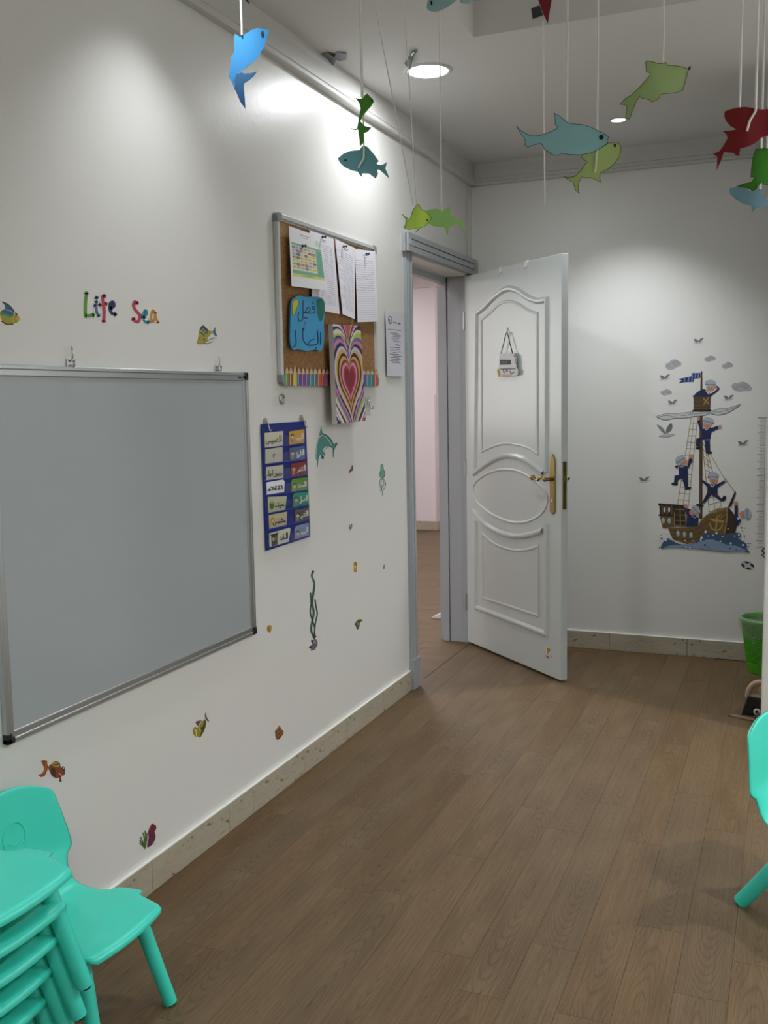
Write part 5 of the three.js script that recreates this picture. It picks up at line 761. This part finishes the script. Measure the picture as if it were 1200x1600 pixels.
paperFish({ z: 3.05, yaw: 0.1, hex: 0xb2cc8c, label: 'folded moss green paper fish hanging beside the lit spot downlight', smooth: false, line: 0x4f6038, bend: (x) => 0.02 * Math.cos((x + 8) / 26), eye: [1077, 107, 1.3, 3],
  out: shift(8, 950, 80, [[465, 135], [500, 115], [560, 130], [630, 150], [680, 148], [720, 138], [760, 178], [840, 178], [920, 190], [990, 215], [1035, 180], [1035, 215], [1005, 240], [985, 330], [960, 420], [935, 490], [880, 515], [780, 530], [660, 542], [635, 600], [550, 640], [520, 610], [420, 590], [405, 560], [350, 640], [310, 740], [270, 850], [215, 840], [225, 760], [235, 680], [148, 665], [200, 600], [290, 545], [380, 460], [450, 380], [520, 300], [520, 270], [475, 265], [470, 190]]), strings: [[[1036, 97]]] });
paperFish({ z: 3.2, yaw: -0.1, hex: 0x8c1820, label: 'dark red paper fish above the bright green fish', smooth: false, bend: (x) => 0.01 * Math.cos(x / 18),
  out: shift(7.62, 1100, 140, [[245, 260], [320, 232], [430, 208], [500, 205], [600, 222], [680, 235], [780, 228], [900, 215], [960, 260], [940, 400], [860, 500], [762, 548], [690, 570], [605, 640], [520, 680], [430, 705], [420, 790], [395, 790], [350, 755], [260, 748], [240, 740], [200, 850], [150, 965], [155, 880], [158, 800], [108, 765], [180, 735], [230, 670], [280, 580], [265, 530], [225, 495], [300, 490], [385, 475], [310, 430], [260, 370], [242, 320]]), strings: [[[1100 + 510 / 7.62, 140 + 495 / 7.62], [1100 + 545 / 7.62, 140 + 370 / 7.62], [1100 + 615 / 7.62, 140 + 255 / 7.62]], [[1100 + 425 / 7.62, 140 + 210 / 7.62]]] });
paperFish({ z: 3.0, yaw: 0.2, hex: 0x3a8a18, label: 'bright green paper fish between the red fish and the light blue fish', smooth: false, line: 0x1f4d10, bend: (x) => 0.008 * Math.cos(x / 15),
  out: shift(7.62, 1100, 140, [[615, 705], [700, 700], [800, 690], [920, 740], [960, 860], [920, 1010], [840, 1120], [762, 1140], [695, 1130], [690, 1105], [650, 1140], [625, 1190], [575, 1212], [545, 1185], [460, 1165], [385, 1152], [470, 1118], [560, 1102], [605, 1045], [555, 1045], [560, 960], [580, 810]]), strings: [[[1199, 232]]] });
paperFish({ z: 2.8, yaw: 0.1, hex: 0x7ea5b2, label: 'light blue paper fish hanging lowest under the bright green fish', smooth: false, bend: (x) => 0.006 * Math.cos(x / 15),
  out: shift(7.62, 1100, 140, [[300, 1180], [385, 1158], [470, 1165], [560, 1212], [640, 1195], [740, 1170], [690, 1240], [770, 1330], [860, 1400], [900, 1440], [760, 1392], [700, 1395], [620, 1410], [570, 1465], [565, 1385], [470, 1362], [380, 1310], [310, 1240]]), strings: [[[1188, 296]]] });
{ // string that has lost its fish
  const top = onZ(849.5, 34, 1.945), low = onZ(852.5, 322, 1.945); const m = part('loose_string', [rod(V3(top.x, top.y, 1.952), low.setZ(1.956), 0.0027, 0.0027, 7)], YARN, null); tag(m, 'bare white string hanging from the ceiling recess without a fish', 'string');
}
// scraps of tape and foil stuck to the ceiling
function scrap(name, label, pts, hex, y, curl = 0.02, metal = 0) {
  const pos = [], q = pts.map((p, i) => { const v = onY(p[0], p[1], y); v.y = y - 0.001 - curl * ((i * 7) % 3) / 2; return v; }); const c = q.reduce((a, b) => a.add(b), V3(0, 0, 0)).multiplyScalar(1 / q.length);
  q.forEach((p, i) => { const r = q[(i + 1) % q.length]; for (const e of [0, -0.0007]) for (const v of e ? [c, r, p] : [c, p, r]) pos.push(v.x, v.y + e, v.z); for (const [v, e] of [[p, 0], [p, -0.0007], [r, 0], [r, 0], [p, -0.0007], [r, -0.0007]]) pos.push(v.x, v.y + e, v.z); });
  const g = new THREE.BufferGeometry(); g.setAttribute('position', new THREE.Float32BufferAttribute(pos, 3)); g.computeVertexNormals(); tag(part(name, g, std(hex, metal ? 0.35 : 0.6, { metalness: metal, side: THREE.DoubleSide }), null), label, 'tape', 'tape scraps on the ceiling');
}
scrap('tape_scrap', 'crumpled grey foil scrap on the ceiling beside the cornice', [[500, 84], [512, 79], [522, 84], [526, 80], [540, 81], [541, 88], [530, 95], [526, 90], [519, 99], [506, 95]], 0x6f7274, CEIL, 0.012, 0.4);
scrap('tape_scrap', 'dark green tape scrap hanging beside the lit panel downlight', [[632, 99], [640, 80], [643, 74], [653, 78], [646, 82], [641, 102]], 0x4c5a4e, CEIL, 0.02);
scrap('tape_scrap', 'dark tape scrap on the ceiling above the bright blue fish', [[376, -4], [384, 7], [390, 2], [384, -6]], 0x3c3c3e, CEIL, 0.006);
{ const p = [[830, 13], [843, 8], [848, 23], [832, 29]].map(q => onZ(q[0], q[1], 1.946)), pos = []; for (const [a, b, c] of [[0, 3, 2], [0, 2, 1]]) for (const i of [a, b, c]) pos.push(...p[i].toArray()); for (let i = 0; i < 4; i++) { const a = p[i], b = p[(i + 1) % 4]; for (const [v, e] of [[a, 0], [b, 0], [a, -0.005], [b, 0], [b, -0.005], [a, -0.005]]) pos.push(v.x, v.y, v.z + e); } const g = new THREE.BufferGeometry(); g.setAttribute('position', new THREE.Float32BufferAttribute(pos, 3)); g.computeVertexNormals(); tag(part('tape_scrap', g, std(0x3a3d3b, 0.6, { side: THREE.DoubleSide }), null), 'dark square of tape on the recess face holding the bare string', 'tape', 'tape scraps on the ceiling'); }

// ---------------------------------------------------------------- children's chairs
const TEAL = phys(0x3fdcc4, 0.34, { clearcoat: 0.15, clearcoatRoughness: 0.3 });
function chairGeometry() {
  // profile of the shell from front lip to top of back: [x, y, half width, thickness]
  const K = [[0.145, 0.243, 0.118, 0.016], [0.14, 0.249, 0.127, 0.02], [0.125, 0.253, 0.133, 0.02], [0.09, 0.255, 0.143, 0.02], [0.06, 0.255, 0.153, 0.02], [0.054, 0.255, 0.170, 0.02], [0.045, 0.255, 0.174, 0.02], [0.01, 0.254, 0.173, 0.02], [-0.012, 0.254, 0.168, 0.02], [-0.022, 0.254, 0.152, 0.02], [-0.045, 0.253, 0.146, 0.018], [-0.08, 0.254, 0.142, 0.016], [-0.11, 0.259, 0.14, 0.015], [-0.13, 0.27, 0.139, 0.014], [-0.143, 0.288, 0.139, 0.014], [-0.15, 0.31, 0.141, 0.014], [-0.154, 0.33, 0.147, 0.014], [-0.155, 0.337, 0.158, 0.014], [-0.156, 0.345, 0.167, 0.014], [-0.158, 0.36, 0.1685, 0.014], [-0.164, 0.40, 0.164, 0.014], [-0.171, 0.45, 0.156, 0.014], [-0.178, 0.49, 0.1495, 0.014], [-0.182, 0.513, 0.146, 0.014], [-0.185, 0.528, 0.143, 0.014], [-0.187, 0.5345, 0.138, 0.014], [-0.1875, 0.5365, 0.132, 0.014]];
  const curve = new THREE.CatmullRomCurve3(K.map(k => V3(k[0], k[1], 0)), false, 'centripetal'), n = K.length - 1, sub = 2, rows = n * sub, T = [];
  for (let j = 0; j <= 24; j++) { const a = -1 + 2 * j / 24; T.push(Math.sign(a) * Math.pow(Math.abs(a), 0.6)); }
  const grid = [];
  for (let i = 0; i <= rows; i++) {
    const f = i / sub, a = Math.min(n - 1, Math.floor(f)), t = f - a, k = K[a], l = K[a + 1], x = k[0] + (l[0] - k[0]) * t, y = k[1] + (l[1] - k[1]) * t, w = k[2] + (l[2] - k[2]) * t, th = k[3] + (l[3] - k[3]) * t;
    const p = K[Math.max(0, a + (t > 0 ? 0 : -1))], q = K[Math.min(n, a + 1)]; let dx = q[0] - p[0], dy = q[1] - p[1]; const L = Math.hypot(dx, dy); dx /= L; dy /= L; const nx = dy, ny = -dx; // faces up on the seat, forward on the back
    const g = Math.min(1, Math.sqrt(Math.max(0.02, Math.min(f / 1.2, (n - f) / 1.2))));
    const backness = Math.max(0, Math.min(1, (y - 0.26) / 0.1)), top = [], bot = [];
    for (const tt of T) {
      const h = th / 2 * Math.sqrt(Math.max(0, 1 - Math.pow(Math.abs(tt), 7))) * g, z = tt * w;
      let X = x - backness * 0.024 * (1 - tt * tt), Y = y; if (y > 0.345) Y = 0.345 + (y - 0.345) * ((0.54 - 0.042 * tt * tt) - 0.345) / 0.19; if (x > 0.1 && y < 0.26) X += 0.012 * (1 - tt * tt);
      const dish = x < 0.11 && y < 0.27 ? -0.004 * (1 - tt * tt) : 0;
      top.push([X + nx * h, Y + ny * h + dish, z]); bot.push([X - nx * h, Y - ny * h + dish, z]);
    }
    grid.push([...top, ...bot.reverse().slice(1, -1)]);
  }
  const m = grid[0].length, allPos = grid.flat(2), allIdx = [];
  for (let i = 0; i < rows; i++) for (let j = 0; j < m; j++) { const a = i * m + j, b = i * m + (j + 1) % m; allIdx.push(a, a + m, b, b, a + m, b + m); }
  const whole = new THREE.BufferGeometry(); whole.setAttribute('position', new THREE.Float32BufferAttribute(allPos, 3)); whole.setIndex(allIdx); whole.computeVertexNormals(); const allNor = whole.attributes.normal.array;
  const build = (r0, r1) => {
    const idx = []; for (let i = 0; i < r1 - r0; i++) for (let j = 0; j < m; j++) { const a = i * m + j, b = i * m + (j + 1) % m; idx.push(a, a + m, b, b, a + m, b + m); }
    const cap = (i, fl) => { const o = i * m; for (let j = 1; j < 24; j++) { const t = o + j, t2 = o + j + 1, bt = o + (m - j) % m, bt2 = o + (m - j - 1) % m; idx.push(...(fl ? [t, t2, bt, t2, bt2, bt] : [t, bt, t2, t2, bt, bt2])); } };
    if (r0 === 0) cap(0, 0); if (r1 === rows) cap(r1 - r0, 1);
    const g = new THREE.BufferGeometry(); g.setAttribute('position', new THREE.Float32BufferAttribute(allPos.slice(r0 * m * 3, (r1 + 1) * m * 3), 3)); g.setAttribute('normal', new THREE.Float32BufferAttribute(Array.from(allNor.slice(r0 * m * 3, (r1 + 1) * m * 3)), 3)); g.setIndex(idx); return g;
  };
  const cut = 13 * sub, leg = (x0, z0, x1, z1, wide = 1) => { const a = V3(x1, 0.004, z1), b = V3(x0, 0.248, z0), d = b.clone().sub(a), g = new THREE.CylinderGeometry(0.0185, 0.0165, d.length(), 18).translate(0, d.length() / 2, 0).scale(wide, 1, 1); const c = new THREE.SphereGeometry(0.0165, 18, 6, 0, 6.2832, Math.PI / 2, Math.PI / 2).scale(wide, 0.2, 1); for (const q of [g, c]) { q.applyQuaternion(new THREE.Quaternion().setFromUnitVectors(V3(0, 1, 0), d.clone().normalize())); q.translate(a.x, a.y, a.z); } return join([g, c]); };
  const ring = new THREE.TorusGeometry(0.036, 0.0012, 8, 32).rotateY(Math.PI / 2); ring.rotateZ(0.13); ring.translate(-0.183, 0.43, 0);
  const marks = []; for (let i = 0; i < 3; i++) marks.push(rod(V3(-0.173, 0.37, -0.05 - i * 0.008), V3(-0.176, 0.385, -0.054 - i * 0.008), 0.0011, 0.0011, 6)); marks.push(tube([V3(-0.181, 0.42, -0.02), V3(-0.183, 0.412, 0), V3(-0.181, 0.42, 0.02)], 0.0013));
  return { seat: build(0, cut), back: build(cut, rows), legs: [leg(0.085, -0.1, 0.148, -0.134), leg(0.085, 0.1, 0.148, 0.134), leg(-0.03, -0.1, -0.2, -0.136, 1.3), leg(-0.03, 0.1, -0.2, 0.136, 1.3)], ring, smile: marks[3], cap: [[0.148, -0.134], [0.148, 0.134], [-0.2, -0.136], [-0.2, 0.136]] };
}
const CG = chairGeometry(), CAPG = new THREE.CylinderGeometry(0.013, 0.0125, 0.006, 18).translate(0, 0.003, 0);
function chair(label, group, x, y, z, turn) {
  const o = thing('child_chair', label, 'chair', group, [x, y, z]); o.rotation.y = turn;
  part('seat', CG.seat, TEAL, o); const b = part('backrest', CG.back, TEAL, o); part('embossed_ring', CG.ring, TEAL, b); part('embossed_smile', CG.smile, TEAL, b);
  CG.legs.forEach((g, i) => { const l = part('leg', g, TEAL, o), c = part('foot_cap', CAPG, BLACK, l); c.position.set(CG.cap[i][0], 0, CG.cap[i][1]); });
  return o;
}
chair('teal plastic child chair standing alone with its back to the wall behind the stack', 'teal chairs', 0.234, 0, 3.881, 0);
for (let i = 0; i < 5; i++) chair(`teal plastic child chair, ${['lowest', 'second lowest', 'middle', 'second highest', 'topmost'][i]} of the stack`, 'teal chairs', 0.224 + i * 0.019, i * 0.07, 4.257, 0);
chair('teal plastic child chair beside the partition end, its backrest toward the whiteboard wall', 'teal chairs', 1.889, 0, 2.75, -0.55);

// ---------------------------------------------------------------- waste bin, dustpan, folded card
{
  const o = thing('waste_bin', 'green plastic lattice waste bin with a clear liner behind the partition', 'bin', null, [1.655, 0, 0.2]);
  const G = std(0x4fae1e, 0.4), h = 0.285, r0 = 0.088, r1 = 0.125, R = y => r0 + (r1 - r0) * y / h, ribs = [];
  for (let i = 0; i < 56; i++) { const a = i / 56 * 6.2832, c = Math.cos(a), s = Math.sin(a); ribs.push(rod(V3(R(0.05) * c, 0.05, R(0.05) * s), V3(R(0.265) * c, 0.265, R(0.265) * s), 0.0036, 0.0036, 5)); }
  for (let i = 0; i < 16; i++) { const y = 0.055 + i * 0.0138; ribs.push(new THREE.TorusGeometry(R(y), 0.0034, 5, 56).rotateX(Math.PI / 2).translate(0, y, 0)); }
  part('lattice', ribs, G, o);
  part('base', new THREE.LatheGeometry([[0, 0.004], [r0 - 0.006, 0.004], [r0 - 0.003, 0], [r0, 0.003], [R(0.055) + 0.003, 0.055], [R(0.055) - 0.002, 0.055], [r0 - 0.005, 0.008], [0, 0.008]].map(p => new THREE.Vector2(...p)), 48), G, o);
  part('rim', new THREE.LatheGeometry([[R(0.262), 0.262], [r1 + 0.004, 0.268], [r1 + 0.012, 0.284], [r1 + 0.008, 0.291], [r1, 0.289], [R(0.262) - 0.003, 0.262]].map(p => new THREE.Vector2(...p)), 48), G, o);
  const pts = [[R(0.02) - 0.008, 0.012], [R(0.15) - 0.008, 0.15], [R(0.28) - 0.006, 0.285], [r1 + 0.004, 0.297], [r1 + 0.016, 0.292], [r1 + 0.015, 0.27], [r1 + 0.006, 0.23], [r1 - 0.004, 0.195]], bag = new THREE.LatheGeometry(pts.map(p => new THREE.Vector2(...p)), 72), bp = bag.attributes.position;
  for (let i = 0; i < bp.count; i++) { const a = Math.atan2(bp.getZ(i), bp.getX(i)), y = bp.getY(i), k = 1 + 0.014 * Math.sin(a * 9) * Math.sin(y * 30) + 0.01 * Math.sin(a * 23 + y * 60); bp.setXYZ(i, bp.getX(i) * k, y + (y < 0.235 && Math.hypot(bp.getX(i), bp.getZ(i)) > r1 - 0.006 ? 0.012 * Math.sin(a * 5) : 0), bp.getZ(i) * k); } bag.computeVertexNormals();
  part('liner', bag, phys(0xf2f5f0, 0.25, { transmission: 0.85, thickness: 0, ior: 1.25, side: THREE.DoubleSide }), o);
}
{
  const o = thing('dustpan', 'brown dustpan with black brush and beige loop handle at the partition foot', 'dustpan', null, [1.62, 0, 0.985]);
  const pan = new THREE.Shape(); pan.moveTo(-0.085, 0); pan.lineTo(0.07, 0); pan.lineTo(0.05, 0.03); pan.lineTo(0.035, 0.03); pan.lineTo(0.03, 0.006); pan.lineTo(-0.085, 0.003); pan.closePath();
  const pg = new THREE.ExtrudeGeometry(pan, { depth: 0.14, bevelEnabled: true, bevelSize: 0.0012, bevelThickness: 0.0012, bevelSegments: 1 }); pg.translate(0, 0.0015, -0.07); pg.rotateY(-0.35);
  part('pan', pg, std(0x5a4334, 0.5), o);
  part('pan_wall', [rbox(-0.07, 0.002, -0.072, 0.06, 0.024, -0.068, 0.0015).rotateY(-0.35), rbox(-0.07, 0.002, 0.068, 0.06, 0.012, 0.072, 0.0015).rotateY(-0.35)], std(0xa58c78, 0.5), o);
  const br = new THREE.Shape(); br.moveTo(-0.045, 0); br.lineTo(0.03, 0.0); br.lineTo(0.035, 0.075); br.lineTo(-0.022, 0.082); br.closePath(); const bg = new THREE.ExtrudeGeometry(br, { depth: 0.035, bevelEnabled: true, bevelSize: 0.003, bevelThickness: 0.003, bevelSegments: 2 }); bg.translate(0, 0.01, -0.0175); part('brush', bg, BLACK, o);
  part('handle', tube([V3(-0.022, 0.085, 0), V3(-0.02, 0.12, 0), V3(0.004, 0.152, 0), V3(0.036, 0.158, 0), V3(0.03, 0.128, 0), V3(0.036, 0.096, 0), V3(0.0, 0.092, 0)], 0.0125, 10, 40, true), std(0xb49a86, 0.5), o);
  part('clip', new THREE.TorusGeometry(0.011, 0.0045, 8, 20).translate(0.018, 0.035, 0.045), std(0xe4e2dc, 0.4), o);
}
{
  const o = thing('door_wedge', 'small white folded card lying on the hall floor beside the door frame', 'card', null, [-0.37, 0, -0.5]);
  const s = new THREE.Shape(); s.moveTo(-0.075, 0); s.lineTo(0.09, 0); s.lineTo(0.09, 0.05); s.lineTo(0.02, 0.05); s.closePath(); const g = new THREE.ExtrudeGeometry(s, { depth: 0.1, bevelEnabled: false }); g.translate(0, 0.003, -0.05); part('card', g, std(0xe6e2e2, 0.6), o); part('base', rbox(-0.078, 0, -0.05, 0.092, 0.003, 0.05, 0.001), BLACK, o);
}

scene.traverse(o => { if (o.isMesh) { o.castShadow = true; o.receiveShadow = true; } });
renderer.render(scene, camera);
